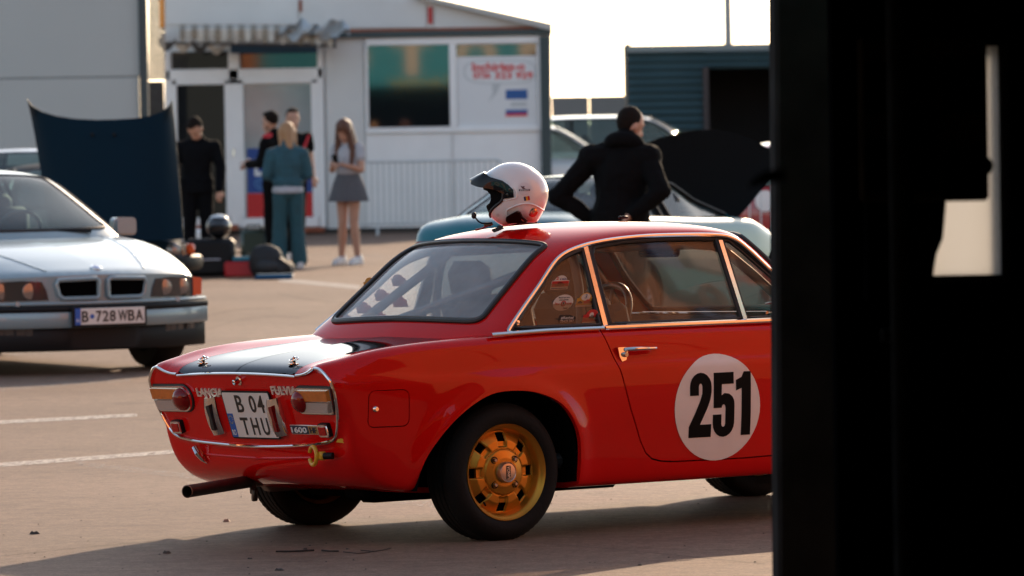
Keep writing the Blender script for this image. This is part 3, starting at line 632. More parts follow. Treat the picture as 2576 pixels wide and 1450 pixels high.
cW = [(-.35, .748), (0, .764), (.5, .767), (1, .768), (1.6, .766), (2.0, .762), (2.35, .755), (2.7, .722), (2.9, .675), (3.04, .62), (3.1, .585)]
cM = [(-.35, .806), (0, .822), (.5, .833), (1, .834), (1.6, .83), (2.0, .82), (2.35, .805), (2.7, .775), (2.9, .745), (3.04, .70), (3.1, .665)]
cD = [(-.35, .793), (0, .822), (.5, .85), (1.5, .86), (1.9, .85), (2.35, .815), (2.7, .78), (2.9, .752), (3.04, .71), (3.1, .675)]
cB = [(-.35, .205), (0, .19), (2.5, .19), (2.8, .23), (3.04, .30), (3.1, .36)]
ci = lambda c, u: float(pchip([a for a, _ in c], [b for _, b in c], [u])[0])
for u in (-.35, -.1, .2, .6, 1.0, 1.4, 1.8, 2.1, 2.35, 2.6, 2.8, 2.95, 3.04, 3.1):
    W, zm, zd, zf = ci(cW, u), ci(cM, u), ci(cD, u), ci(cB, u); k = min(1, (3.1-u)/.4) if u > 2.7 else 1
    z = lambda v: zf+(v-.19)*(zm-zf)/(.833-.19)
    zo = zm+(zd-zm)*.35
    st_u.append(u); st_p.append([(u, 0, zf), (u, .35, zf), (u, W-.16, zf), (u, W-.05, zf+.006), (u, W-.028, zf+.04), (u, W-.014, z(.33)), (u, W-.001, z(.48)), (u, W+.002, z(.60)), (u, W+.001, z(.655)), (u, W, z(.672)), (u, W-.015, z(.69)), (u, W-.033, z(.757)), (u, W-.058, zm-.016), (u, W-.088, zm), (u, W-.17, zo), (u, W*.52, zd-.008), (u, 0, zd)])
def loft_surf(st_u, st_p, nu=260, nq=140, smooth=24, ramp=(.0, .25), ramp_end=(0., .15)):
    P = np.array(st_p); U = np.array(st_u)
    Lq = np.concatenate([[0], np.cumsum(np.linalg.norm(np.diff(P, axis=1), axis=2).mean(0))]); Lq /= Lq[-1]
    u = np.linspace(U[0], U[-1], nu); q = np.linspace(0, 1, nq)
    g = pchip(U, P.reshape(len(U), -1), u).reshape(nu, P.shape[1], 3)
    g = pchip(Lq, g.transpose(1, 0, 2).reshape(P.shape[1], -1), q).reshape(nq, nu, 3).transpose(1, 0, 2)
    wgt = np.clip((u-U[0]-ramp[0])/(ramp[1]+1e-9), 0, 1)*np.clip((U[-1]-ramp_end[0]-u)/(ramp_end[1]+1e-9), 0, 1)
    wgt = wgt[:, None, None]
    for _ in range(smooth):
        s = g.copy(); s[1:-1] = .25*g[:-2]+.5*g[1:-1]+.25*g[2:]; g = g+(s-g)*wgt
    for _ in range(2):
        s = g.copy(); s[:, 1:-1] = .25*g[:, :-2]+.5*g[:, 1:-1]+.25*g[:, 2:]; g = s
    g[:, 0, 1] = 0; g[:, -1, 1] = 0
    return Surf((U[0], U[-1]), (0, 1), g), Lq
BODY, QR = loft_surf(st_u, st_p)
ARCH = [(.347, .15), (.35, .33), (.325, .44), (.25, .535), (.13, .586), (0, .60), (-.12, .583), (-.25, .51), (-.35, .415), (-.415, .31), (-.45, .15)]
ARCH = [(v.x, v.y) for v in spline([(a, b, 0) for a, b in ARCH], 5)]
ARCHF = [(2.33+.36*math.cos(t), .27+.335*math.sin(t)) for t in np.linspace(-.35, math.pi+.35, 40)]
_A1 = np.array(ARCH); _A2 = np.array(ARCHF)
def flare(P):
    out = P.copy(); side = (P[:, 1] > .5) & (P[:, 2] > .2) & (P[:, 2] < .78)
    for A in (_A1, _A2):
        a = A[:-1]; b = A[1:]; d = np.full(len(P), 9.)
        near = side & (P[:, 0] > A[:, 0].min()-.25) & (P[:, 0] < A[:, 0].max()+.25)
        if not near.any(): continue
        Q = P[near][:, [0, 2]]; dd = np.full(len(Q), 9.)
        for i in range(len(a)):
            ab = b[i]-a[i]; t = np.clip(((Q-a[i])@ab)/(ab@ab), 0, 1); dd = np.minimum(dd, np.linalg.norm(Q-a[i]-t[:, None]*ab, axis=1))
        d[near] = dd; out[:, 1] += .024*np.exp(-(d/.055)**2)
    return out
BODY.post = flare
qD, qN, qM = QR[3], QR[13], QR[12]
def q_z(u, z, lo=None, hi=None):
    lo = np.full(len(u), qD if lo is None else lo); hi = np.full(len(u), qN if hi is None else hi)
    for _ in range(26):
        m = (lo+hi)/2; zz = BODY(u, m)[:, 2]; lo = np.where(zz < z, m, lo); hi = np.where(zz < z, hi, m)
    return (lo+hi)/2
def q_y(u, y):
    lo = np.full(len(u), qM); hi = np.ones(len(u))
    for _ in range(26):
        m = (lo+hi)/2; yy = BODY(u, m)[:, 1]; lo = np.where(yy > y, m, lo); hi = np.where(yy > y, hi, m)
    return (lo+hi)/2
SQ = 2.35                        # metres per unit of q
def side_loop(pts): P = dens(pts, .03); return np.stack([P[:, 0], q_z(P[:, 0], P[:, 1])], 1)
def arch_hole(A):
    P = np.array([a for a in A if a[1] > .23]); u = P[:, 0]; q = q_z(u, P[:, 1]); qi = QR[2]-.05
    return np.vstack([np.stack([u, q], 1), [[u[-1], qD], [u[-1], qi], [u[0], qi], [u[0], qD]]])
DOOR = [(.508, .829), (.515, .80), (.54, .72), (.567, .639), (.61, .50), (.663, .368), (.695, .315), (.73, .288), (.78, .276), (.845, .271), (1.2, .268), (1.45, .272), (1.52, .30), (1.555, .36), (1.57, .45), (1.572, .828)]
FLAP = rrect(-.636, -.462, .478, .626, .028)
door_l, flap_l = side_loop(DOOR), side_loop(FLAP)
ul = np.linspace(-.8, -.06, 30); yl = np.interp(ul, [-.8, -.7, -.4, -.12, -.06], [.428, .44, .455, .45, .40]); lid_e = np.stack([ul, q_y(ul, yl)], 1)
lid_e = np.vstack([lid_e, [[-.048, q_y(np.array([-.048]), .3)[0]], [-.042, 1.]]])
uh = np.linspace(1.9, 3.0, 24); yh = np.interp(uh, [1.9, 2.4, 3.0], [.60, .57, .47]); hood_e = np.stack([uh, q_y(uh, yh)], 1)
hood_e = np.vstack([[[1.84, 1.]], hood_e, [[3.03, 1.]]])
outer = np.vstack([[[-.8, 0], [3.1, 0], [3.1, 1]], hood_e[::-1], [[1.80, 1], [1.72, qN+.01], [.06, qN+.01], [-.02, QR[15]], [-.03, 1]], lid_e[::-1]])
patch('body_shell', BODY, [outer, arch_hole(ARCH), arch_hole(ARCHF), door_l, flap_l], .026, RED, coupe, 1, SQ, flip=True, flange=.022, mirror=True)
BLACKPAINT = mat('gloss_black_paint', (.006, .007, .009), .25, coat=.75, spec=0, var=.1, scale=4)
lid = np.vstack([[[-.8, 1.]], lid_e])
patch('boot_lid', BODY, [inset(lid*[1, SQ], .004)/[1, SQ]], .026, BLACKPAINT, coupe, 1, SQ, flip=True, flange=.012, mirror=True)
patch('bonnet', BODY, [inset(hood_e*[1, SQ], .003)/[1, SQ]], .035, RED, coupe, 1, SQ, flip=True, flange=.012, mirror=True)
for sgn in (1, -1):
    k = np.array([1, sgn, 1])
    def half(name, loop, m, par, h=.026, ins=.003, fl=.015, off=0.):
        V, fs, N = patch_geo(BODY, [inset(loop*[1, SQ], ins)/[1, SQ]] if ins else [loop], h, 1, SQ, True, fl, off)
        if sgn < 0: fs = [f[::-1] for f in fs]
        return obj(name, V*k, fs, m, par, True, N*k)
    door = half('door', door_l, RED, coupe, ins=.0065, fl=.03)
    half('fuel_flap' if sgn < 0 else 'flap_panel', flap_l, RED, coupe, .02, .004, .02)
    # race roundel and number: thin vinyl laid on the door skin
    RW = mat('roundel_white', (.84, .76, .71), .45, spec=.2, var=.06, scale=9); VB = mat('vinyl_black', (.004, .004, .004), .6, spec=.08)
    circ = side_loop([(1.06+.223*math.cos(t), .488+.219*math.sin(t)) for t in np.linspace(0, 2*math.pi, 48, endpoint=False)])
    rd = half('race_roundel', circ, RW, door, .03, 0, .001, .0030)
    def sten(x0, z0, segs): return side_loop([(1.06-sgn*(-1)*0+(x0+a), z0+b) for a, b in segs])
    _t = lambda cx, cy, rx, ry, a0, a1, n=7: [(cx+rx*math.cos(rad(a0+(a1-a0)*i/n)), cy+ry*math.sin(rad(a0+(a1-a0)*i/n))) for i in range(n+1)]
    DG = {'2': [(0, .172)]+_t(.056, .207, .056, .058, 180, 0, 10)+[(.112, .185), (.105, .152), (.09, .118), (.053, .052), (.112, .052), (.112, 0), (-.004, 0), (-.004, .045), (.03, .105), (.054, .152), (.064, .18)]+_t(.055, .207, .0095, .014, 0, 180, 5)+[(.0455, .172)],
          '5': [(.004, .262), (.108, .262), (.108, .214), (.046, .214), (.044, .168), (.06, .177), (.082, .174)]+_t(.078, .13, .034, .042, 70, 0, 5)+_t(.056, .055, .056, .058, 0, -180, 10)+[(0, .09), (.0445, .09)]+_t(.055, .052, .0105, .014, 180, 360, 5)+_t(.055, .117, .0105, .014, 0, 180, 5)+[(.003, .117)],
          '1': [(.03, 0), (.078, 0), (.078, .262), (.042, .262), (.03, .24), (0, .228), (0, .185), (.03, .195)]}
    x = -.145
    for ch in '251':
        pts = [(px, pz) for px, pz in DG[ch]]
        if sgn > 0: pl = [(1.06-(x+a), .368+b) for a, b in pts]
        else: pl = [(1.06+(x+a), .368+b) for a, b in pts]
        half('race_number', side_loop(pl), VB, door, .02, 0, .001, .0045)
        x += .120 if ch != '5' else .120
    # door handle
    yb = float(BODY(np.array([.65]), q_z(np.array([.65]), .735))[0, 1]); g = G(); M = Matrix.Translation((0, sgn*yb, 0))
    g.tube([(x_, sgn*(yb+o), z_) for x_, o, z_ in ((.60, .012, .742), (.62, .032, .743), (.68, .036, .743), (.74, .03, .742), (.748, .015, .741))], [.012, .012, .011, .011, .009], 10, sy=.8)
    g.prism([(.562, .752), (.605, .752), (.615, .742), (.603, .70), (.582, .694), (.57, .715)], -.004, .016, Matrix(((1, 0, 0, 0), (0, 0, sgn, sgn*yb), (0, 1, 0, 0), (0, 0, 0, 1))))
    hd = g.build('handle', CHROME, door)
    g = G(); g.lathe([(0, .022), (.009, .022), (.011, .014), (.011, 0)], 14, frame((.595, sgn*(yb+.008), .722), (1, 0, 0), (0, sgn, 0))); g.build('key_lock', mat('worn_steel', (.5, .48, .45), .3, 1.), door)
    # belt chrome strip and drip rail
    def belt(x0, x1, name, par, w=.011):
        xs = np.linspace(x0, x1, 24); V = []; Fc = []
        for i, x_ in enumerate(xs):
            y = ci(cW, max(-.35, x_))-.062; z = .833 if x_ > .4 else min(.833, ci(cM, x_)+.004)
            for a, b in ((0.006, -w), (.012, -w*.5), (.013, 0.), (.009, w*.7), (-.004, w), (-.02, w)): V.append((x_, sgn*(y+a), z+b))
        for i in range(23):
            for j in range(5):
                f = (i*6+j, (i+1)*6+j, (i+1)*6+j+1, i*6+j+1); Fc.append(f if sgn < 0 else f[::-1])
        return obj(name, V, Fc, CHROME, par)
    belt(-.035 if sgn < 0 else .10, .525, 'belt_trim', coupe, .010); belt(.532, 1.71, 'belt_trim', door, .011)
# fuel flap lock
yb = float(BODY(np.array([-.607]), q_z(np.array([-.607]), .552))[0, 1]); g = G(); g.lathe([(0, .01), (.008, .01), (.012, .006), (.014, 0)], 16, frame((-.607, -yb, .552), (1, 0, 0), (0, -1, 0))); g.build('fuel_flap_lock', CHROME, coupe)
# wheel wells and underbody
WELL = mat('underseal', (.005, .005, .005), .9, spec=0)
for A, cx_ in ((ARCH, 0), (ARCHF, 2.33)):
    for sgn in (1, -1):
        V = []; Fc = []; n = len(A)
        for x_, z_ in A:
            for y in (.775, .40): V.append((x_, sgn*(y-(.03 if y > .5 else 0)), max(z_, .215)+.004))
        for i in range(n-1): Fc.append((2*i, 2*i+2, 2*i+3, 2*i+1))
        V.append((cx_, sgn*.40, .17)); k = len(V)-1
        for i in range(n-1): Fc.append((2*i+1, 2*i+3, k))
        obj('wheel_well', V, Fc, WELL, coupe)
g = G(); g.box((1.2, 0, .22), (2.9, .7, .10), .03); g.box((0, 0, .22), (.12, 1.2, .07), .02); g.box((2.33, 0, .24), (.12, 1.2, .08), .02)
g.box((.6, .2, .165), (1.3, .14, .07), .03); g.box((-.35, -.35, .205), (.25, .16, .06), .02); g.build('underbody', WELL, coupe)
# tail panel -----------------------------------------------------------
TN = Vector((-1, 0, -.3)).normalized()
def TP(y, z, o=0.): return Vector((TAILX(z)+.012, y, z))+TN*o
tp = [(y, z) for y, z in tail_yz]; tl = tp[1:] + [(-y, z) for y, z in tp[::-1]][1:-1]; tl = [tp[0]]+tl
def tsurf(a, b): return np.stack([TAILX(b)+.010, a, b], 1)
patch('tail_panel', tsurf, [tl], .05, RED, coupe, flip=True, flange=0)
TM = frame(TP(0, .55), (0, -1, 0), TN)      # local x to the car's right, y up, z outwards
def tloc(y, z): p = TM.inverted() @ TP(y, z); return p.x, p.y
def TT(y, z, o=0.): return TP(y, z, o)
# chrome frame: U round the sides and bottom, and the lid edge strip
ring = [(-y, z) for y, z in tp[0:14]][::-1]+tp[1:14]
ring_s = spline([(TAILX(z)+.004, y, z) for y, z in ring], 4)
g = G(); g.tube([(p.x, p.y, p.z) for p in ring_s], .0065, 8); g.build('tail_trim', CHROME, coupe)
g = G(); g.tube([(TAILX(z)-.002, y, z-.004) for y, z in [(y_, .690+.010*(1-(y_/.43)**2)) for y_ in np.linspace(-.43, .43, 16)]], .0055, 8); g.build('lid_trim', CHROME, coupe)
for s_ in (1, -1):
    g = G(); g.tube(spline([(TAILX(z)-.001, s_*y, z-.003) for y, z in ((.436, .694), (.48, .698), (.52, .706), (.55, .716), (.566, .722))], 4), .006, 8); g.build('lid_trim', CHROME, coupe)
# tail lamps
AMB = mat('amber_lens', (.62, .17, .015), .15, coat=.6, var=.2, scale=30); RLENS = mat('red_lens', (.20, .003, .004), .15, coat=.35, spec=.3); CLEAR = mat('clear_lens', (.42, .36, .32), .22, coat=.5, bump=.3, bscale=150)
def tz(y, z): return tloc(y, z)
for s_ in (1, -1):
    # s_=+1 car left side
    yi, yo, zc, hh = .378, .648, .594, .052
    cy = yi+hh
    def prof(grow, yo_=yo):
        out = [(cy+(hh+grow)*math.cos(a)*-1, zc+(hh+grow)*math.sin(a)) for a in np.linspace(-math.pi/2, math.pi/2, 14)]
        return out+[(yo_+grow*.5, zc+hh+grow-.002), (yo_+grow*.5-.022, zc-hh-grow)]
    def tprism(name, poly, o0, o1, m, par, taper=1.):
        P0 = [TP(s_*y, z, o0) for y, z in poly]; cyy = sum(y for y, _ in poly)/len(poly); czz = sum(z for _, z in poly)/len(poly)
        P1 = [TP(s_*(cyy+(y-cyy)*taper), czz+(z-czz)*taper, o1) for y, z in poly]; n = len(poly)
        Fc = [(i, (i+1) % n, n+(i+1) % n, n+i) for i in range(n)]+[tuple(range(n, 2*n))]
        if s_ > 0: Fc = [f[::-1] for f in Fc]
        return obj(name, P0+P1, Fc, m, par)
    lamp = tprism('tail_lamp', prof(.006), -.002, .008, BLACK, coupe)
    tprism('bezel', prof(.001), .006, .020, CHROME, lamp, .985)
    up = [(cy+.015, zc+.002), (yo-.006, zc+.002), (yo-.003, zc+hh-.006), (cy-.0, zc+hh-.006)]
    lo = [(cy+.015, zc-.002), (cy-.0, zc-hh+.007), (yo-.03, zc-hh+.006), (yo-.010, zc-.003)]
    tprism('amber_lens', up, .018, .033, AMB, lamp, .95); tprism('clear_lens', lo, .018, .031, CLEAR, lamp, .95)
    g = G(); Mx = frame(TP(s_*(cy+.004), zc, .016), (0, -1, 0), TN); g.lathe([(.049, 0), (.048, .010), (.042, .022), (.030, .033), (.015, .039), (0, .040)], 28, Mx); g.build('red_lens', RLENS, lamp)
    rf = tprism('reflector', [(.535+a, .476+b) for a, b in rrect(-.034, .034, -.027, .027, .008)], 0, .02, BLACKP, coupe)
    tprism('bezel', [(.535+a, .476+b) for a, b in rrect(-.032, .032, -.025, .025, .007)], .018, .026, CHROME, rf, .96)
    tprism('lens', [(.535+a, .476+b) for a, b in rrect(-.023, .023, -.017, .017, .004)], .024, .029, mat('reflector_red', (.42, .010, .008), .2, coat=.2, spec=.2), rf)
    # bumperette: curved chrome upright with a rubber block
    yb0 = .228; g = G(); zs = np.linspace(.452, .603, 9); V = []
    for z_ in zs:
        t = (z_-.5275)/.0755; d = .048-.014*t*t
        for a, o in ((-.030, -.002), (-.029, d*.75), (-.02, d), (-.006, d+.004), (.008, d), (.022, d*.8), (.030, d*.35), (.030, -.002)): V.append(TP(s_*(yb0)-a*1, z_, o))
    Fc = []
    for i in range(8):
        for j in range(7): Fc.append((i*8+j, i*8+j+1, (i+1)*8+j+1, (i+1)*8+j))
    Fc += [tuple(range(8))[::-1], tuple(range(64, 72))]; bo = obj('bumperette', V, Fc, CHROME, coupe)
    pl = [(yb0*s_-.004-a, .5275+b) for a, b in ((-.004, -.05), (.018, -.052), (.020, .052), (-.004, .048))]
    obj('rubber_pad', [TP(y, z, .049) for y, z in pl]+[TP(y, z, .03) for y, z in pl], [(0, 1, 2, 3), (0, 4, 5, 1), (1, 5, 6, 2), (2, 6, 7, 3), (3, 7, 4, 0)], BLACK if s_ > 0 else RLENS, bo)
# boot lock
g = G(); g.lathe([(.019, 0), (.019, .006), (.012, .008), (.011, .03), (.008, .032), (.008, .028), (0, .028)], 18, frame(TP(0.0, .668, 0), (0, -1, 0), TN)); g.build('boot_lock', CHROME, coupe)
for s_ in (1, -1):
    g = G(); g.lathe([(0, .004), (.005, .003), (.006, 0)], 10, frame(TP(s_*.385, .562, .001), (0, -1, 0), TN)); g.build('bolt_hole', BLACK, coupe)
# badges
def tmat(y, z, o=.004): return frame(TP(y, z, o), (0, -1, 0), TN)
SIL = mat('badge_silver', (.80, .74, .66), .35, .6)
lettering('maker_badge', 'LANCIA', tmat(.232, .619), .195, .036, .006, SIL, coupe, .028)
lettering('model_badge', 'FULVIA', tmat(-.312, .631), .18, .036, .006, SIL, coupe, .028)
for y_, z_, w_ in ((.232, .619, .205), (-.312, .631, .19)):
    g = G(); g.box((0, 0, .001), (w_, .006, .002), .0005, tmat(y_, z_, .003)); g.build('badge_bar', SIL, coupe)
g = G(); g.box((0, 0, .002), (.20, .04, .005), .002, tmat(-.382, .473, .002)); eb = g.build('engine_badge', SIL, coupe)
NV = mat('badge_navy', (.02, .03, .06), .3); GD = mat('badge_gold', (.55, .36, .14), .3, .8)
g = G(); g.box((-.035, 0, .004), (.125, .034, .004), .001, tmat(-.382, .473, .002)); g.build('badge_field', NV, eb)
g = G(); g.box((.063, 0, .004), (.066, .034, .004), .001, tmat(-.382, .473, .002)); g.build('badge_field', GD, eb)
lettering('badge_text', '1600', tmat(-.382+.036, .473, .008), .108, .024, .002, WHITE, eb, .02); lettering('badge_text', 'HF', tmat(-.382-.063, .473, .008), .045, .024, .002, NV, eb, .02)
# number plate
LEAN0 = LEAN[0]
PM = tmat(-.035, .532, .016); g = G(); g.prism(rrect(-.174, .174, -.102, .102, .012), -.004, 0, PM); pl = g.build('number_plate', BLACKP, coupe, angle=rad(20))
PW = mat('plate_white', (.72, .70, .66), .35, var=.05, scale=20); PBK = mat('plate_black', (.012, .012, .012), .4); EUB = mat('plate_blue', (.01, .10, .42), .4)
g = G(); g.prism(rrect(-.167, .167, -.095, .095, .008), 0, .0015, PM); g.build('plate_face', PW, pl, angle=rad(20))
g = G(); g.box((-.1455, -.0445, .002), (.038, .10, .0016), 0, PM); g.build('country_band', EUB, pl)
off = lambda x, y, o=.002: PM @ Matrix.Translation((x, y, o))
for t, x, y, w in (('B', -.055, .048, .058), ('0', .040, .048, .052), ('4', .098, .048, .055), ('T', -.055, -.047, .062), ('H', .018, -.047, .056), ('U', .092, -.047, .056)):
    lettering('plate_letter', t, off(x, y), w*.86, .073, .0015, PBK, pl, .012)
lettering('plate_letter', 'RO', off(-.1455, -.075, .003), .026, .024, .001, WHITE, pl, .01)
g = G()
for k in range(12):
    a = 2*math.pi*k/12; g.box((-.1455+.013*math.cos(a), -.02+.016*math.sin(a), .0035), (.003, .003, .001), 0, PM)
g.build('star_ring', mat('star_yellow', (.7, .5, .05), .5), pl)
# lid clips
for s_ in (1, -1):
    p = BODY(np.array([-.735]), q_y(np.array([-.735]), .33))[0]; M = Matrix.Translation((p[0], s_*p[1], p[2])); g = G()
    g.lathe([(.026, 0), (.026, .003), (.008, .004)], 18, M); g.tube([(x_+p[0], y_+s_*p[1], p[2]+.012) for x_, y_ in ((-.02, -.03), (.02, .03))], .005, 8)
    g.tube([(p[0]+.018*math.cos(a)-.008, s_*p[1]-.012+.022*math.sin(a), p[2]+.02+.006*math.cos(a)) for a in np.linspace(0, 2*math.pi, 16, endpoint=False)], .0025, 6, closed=True)
    g.box((p[0]+.004, s_*p[1]+.014, p[2]+.012), (.022, .02, .02), .004); g.lathe([(.007, 0), (.007, .028), (.003, .032), (0, .032)], 10, M); g.build('lid_clip', CHROME, coupe)
# lower chrome lamp, tow ring, arrow, exhaust
def vp(u, y):
    q = np.linspace(0, QR[5], 80); P = BODY(np.full(80, u), q); return Vector(P[np.argmin(abs(P[:, 1]-y))])
a = vp(-.775, .42); b = vp(-.70, .40); g = G()
d = Vector((-.75, 0, -.5)).normalized()
g.tube([a+d*.012+Vector((0, .02, 0)), a*.7+b*.3+d*.02, a*.2+b*.8+d*.012, b+d*.004-Vector((0, .012, .01))], [.018, .02, .013, .003], 12, sx=1.1, sy=.6); g.build('lower_lamp', CHROME, coupe)
a = vp(-.74, .50); a.y *= -1; YEL = mat('tow_yellow', (.72, .38, .02), .4, var=.15)
g = G(); cxr = a+Vector((-.055, .03, -.004))
g.tube([cxr+Vector((.008*math.cos(t), .036*math.cos(t), .036*math.sin(t))) for t in np.linspace(.4, 2*math.pi-.4, 18)], .0085, 8)
tw = g.build('tow_ring', YEL, coupe); g = G(); g.box(cxr+Vector((.012, -.045, 0)), (.03, .035, .034), .006); g.build('clevis', YEL, tw)
g = G(); g.tube([cxr+Vector((.012, -.06, 0)), cxr+Vector((.03, -.095, 0))], .014, 10); g.build('tow_bracket', BLACKP, coupe)
g = G(); p = vp(-.73, .60); p.y *= -1; MA = frame(p+Vector((-.012, -.008, .045)), Vector((.25, -1, 0)), Vector((-1, -.25, -.1))); k = .9
g.prism([(x_*k, y_*k) for x_, y_ in ((-.03, -.004), (-.006, .024), (-.004, .012), (.02, .03), (.03, .016), (.008, .001), (.016, -.008))], 0, .001, MA); g.build('tow_arrow', YEL, coupe)
g = G(); g.tube([vp(-.735, abs(y_))*1.0 if y_ >= 0 else Vector((vp(-.735, abs(y_)).x, y_, vp(-.735, abs(y_)).z)) for y_ in np.linspace(-.46, .46, 24)], .0055, 6); g.build('valance_ridge', RED, coupe)
EXH = mat('exhaust_steel', (.16, .115, .095), .42, .9, var=.35, scale=18)
LEAN[0] = 0
tip = Vector((-1.025, .022, .218)); base = Vector((-.42, .30, .232)); ax = (tip-base).normalized(); g = G()
g.tube([base, base.lerp(tip, .5), tip], .026, 20, cap=False); g.tube([tip, base.lerp(tip, .6)], .0225, 20, cap=False); ex = g.build('exhaust_pipe', EXH, coupe)
g = G(); g.tube([tip-ax*.002, tip], .0265, 20, cap=False); g.lathe([(.0265, 0), (.0225, .001)], 20, frame(tip, ax.orthogonal(), ax)); g.build('tip_rim', EXH, ex)
g = G(); g.ball(tip-ax*.06, .022, 12); g.build('bore', WELL, ex)
g = G(); g.box(base+Vector((.16, .05, .0)), (.40, .17, .12), .05); g.build('silencer', EXH, coupe)
g = G(); g.box(base.lerp(tip, .28)+Vector((0, -.02, .0)), (.03, .012, .10), .004); g.box(base.lerp(tip, .28)+Vector((0, -.03, -.055)), (.025, .02, .05), .005); g.build('exhaust_hanger', EXH, coupe)
LEAN[0] = .02
# ---------------------------------------------------------------- coupe: cabin
HOOPS = [((.02, .70, .79), (-.075, .79)), ((.06, .682, .835), (-.04, .845)), ((.17, .637, .925), (.05, .945)), ((.29, .594, 1.02), (.15, 1.045)), ((.404, .557, 1.118), (.26, 1.14)),
         ((.49, .539, 1.152), (.335, 1.192)), ((.60, .527, 1.176), (.44, 1.228)), ((.765, .516, 1.193), (.62, 1.253)), ((.955, .511, 1.2), (.90, 1.265)), ((1.163, .511, 1.198), (1.18, 1.259)),
         ((1.30, .516, 1.191), (1.38, 1.238)), ((1.355, .531, 1.172), (1.50, 1.205)), ((1.404, .552, 1.131), (1.58, 1.15)), ((1.52, .592, 1.015), (1.72, 1.03)), ((1.68, .656, .85), (1.90, .87)), ((1.72, .67, .80), (1.96, .80))]
def canopy_surf(HOOPS, nw=81, sub=12, smooth=5, k1=.65, k2=.62):
    n = len(HOOPS); R = pchip(range(n), np.array([h[0] for h in HOOPS]), np.linspace(0, n-1, (n-1)*sub+1)); Cc = pchip(range(n), np.array([h[1] for h in HOOPS]), np.linspace(0, n-1, (n-1)*sub+1))
    for _ in range(smooth*sub//4):
        for A in (R, Cc): A[1:-1] = .25*A[:-2]+.5*A[1:-1]+.25*A[2:]
    w = np.linspace(-1, 1, nw); v = 1-abs(w); v = v[None, :, None]
    B0 = R[:, None, :]; B3 = np.stack([Cc[:, 0], 0*Cc[:, 0], Cc[:, 1]], 1)[:, None, :]
    B1 = np.stack([R[:, 0]+(Cc[:, 0]-R[:, 0])*.45, R[:, 1]*.955, R[:, 2]+(Cc[:, 1]-R[:, 2])*k1], 1)[:, None, :]
    B2 = np.stack([Cc[:, 0]+(R[:, 0]-Cc[:, 0])*.06, R[:, 1]*k2, Cc[:, 1]-.002], 1)[:, None, :]
    g = (1-v)**3*B0+3*(1-v)**2*v*B1+3*(1-v)*v**2*B2+v**3*B3
    g[:, :, 1] *= np.sign(w)[None, :]+(w == 0)[None, :]
    return Surf((0, n-1), (-1, 1), g), R
CAN, RAIL = canopy_surf(HOOPS)
def w_y(S, t, y):
    lo = np.zeros(len(t)); hi = np.ones(len(t))
    for _ in range(24):
        m = (lo+hi)/2; yy = S(t, m)[:, 1]; lo = np.where(yy < y, m, lo); hi = np.where(yy < y, hi, m)
    return (lo+hi)/2
def glass_loop(S, pts, r=.0):
    """pts: (t, y) half outline from centre bottom to centre top -> closed (t, w)"""
    P = dens(pts+[pts[-1]], .06)[:-1] if False else np.array(pts, float); w = w_y(S, P[:, 0], P[:, 1]); H = np.stack([P[:, 0], w], 1)
    return np.vstack([H, (H*[1, -1])[::-1]])
def sub_pts(pts, n=6): return [(v.x, v.y) for v in spline([(a, b, 0) for a, b in pts], n)]
rw = glass_loop(CAN, sub_pts([(1.42, .0), (1.40, .2), (1.36, .40), (1.36, .495), (1.50, .528), (1.8, .528), (3.0, .505), (4.0, .487), (4.75, .475), (5.0, .455), (5.1, .39), (5.15, .2), (5.16, 0)], 5))
ws = glass_loop(CAN, sub_pts([(11.2, .0), (11.15, .3), (11.2, .44), (11.5, .475), (12.2, .50), (13.2, .55), (13.8, .57), (14.0, .54), (14.05, .3), (14.05, 0)], 5))
full = [(0, -1), (15, -1), (15, 1), (0, 1)]
ST_, SW_ = .12, .58
patch('roof', CAN, [full, rw, ws], .024, RED, coupe, ST_, SW_, flip=False, flange=.01)
RGL = glass('rear_glass', (.88, .92, .92), 1.5, .36, (.92, .96, .98)); FGL = glass('hazed_perspex', (.75, .75, .74), 1.5, .62, (.90, .90, .89)); FGD = glass('dusty_side_glass', (.75, .75, .74), 1.5, .15, (.88, .88, .86)); SGL = glass('side_glass', (.62, .55, .50), 1.55, .04)
def shrink(L, d): return inset(L*[ST_, SW_], d)/[ST_, SW_]
patch('rear_window', CAN, [shrink(rw, -.004)], .04, RGL, coupe, ST_, SW_, flange=0, off=-.004)
patch('windscreen', CAN, [shrink(ws, -.004)], .04, SGL, coupe, ST_, SW_, flange=0, off=-.004)
def seal(loop, name, r, m, off=.003):
    L = dens(loop*[ST_, SW_], .02)/[ST_, SW_]; P = CAN(L[:, 0], L[:, 1])+normals(CAN, L[:, 0], L[:, 1], .01, .002)*off
    g = G(); g.tube([tuple(p) for p in P], r, 8, closed=True); return g.build(name, m, coupe)
seal(shrink(rw, .002), 'window_seal', .011, BLACK); seal(shrink(rw, .012), 'window_seal', .0045, mat('grey_seal', (.07, .075, .08), .35), .008)
seal(shrink(ws, .002), 'window_seal', .014, BLACK)
SY = lambda z: .672-.444*(z-.84)
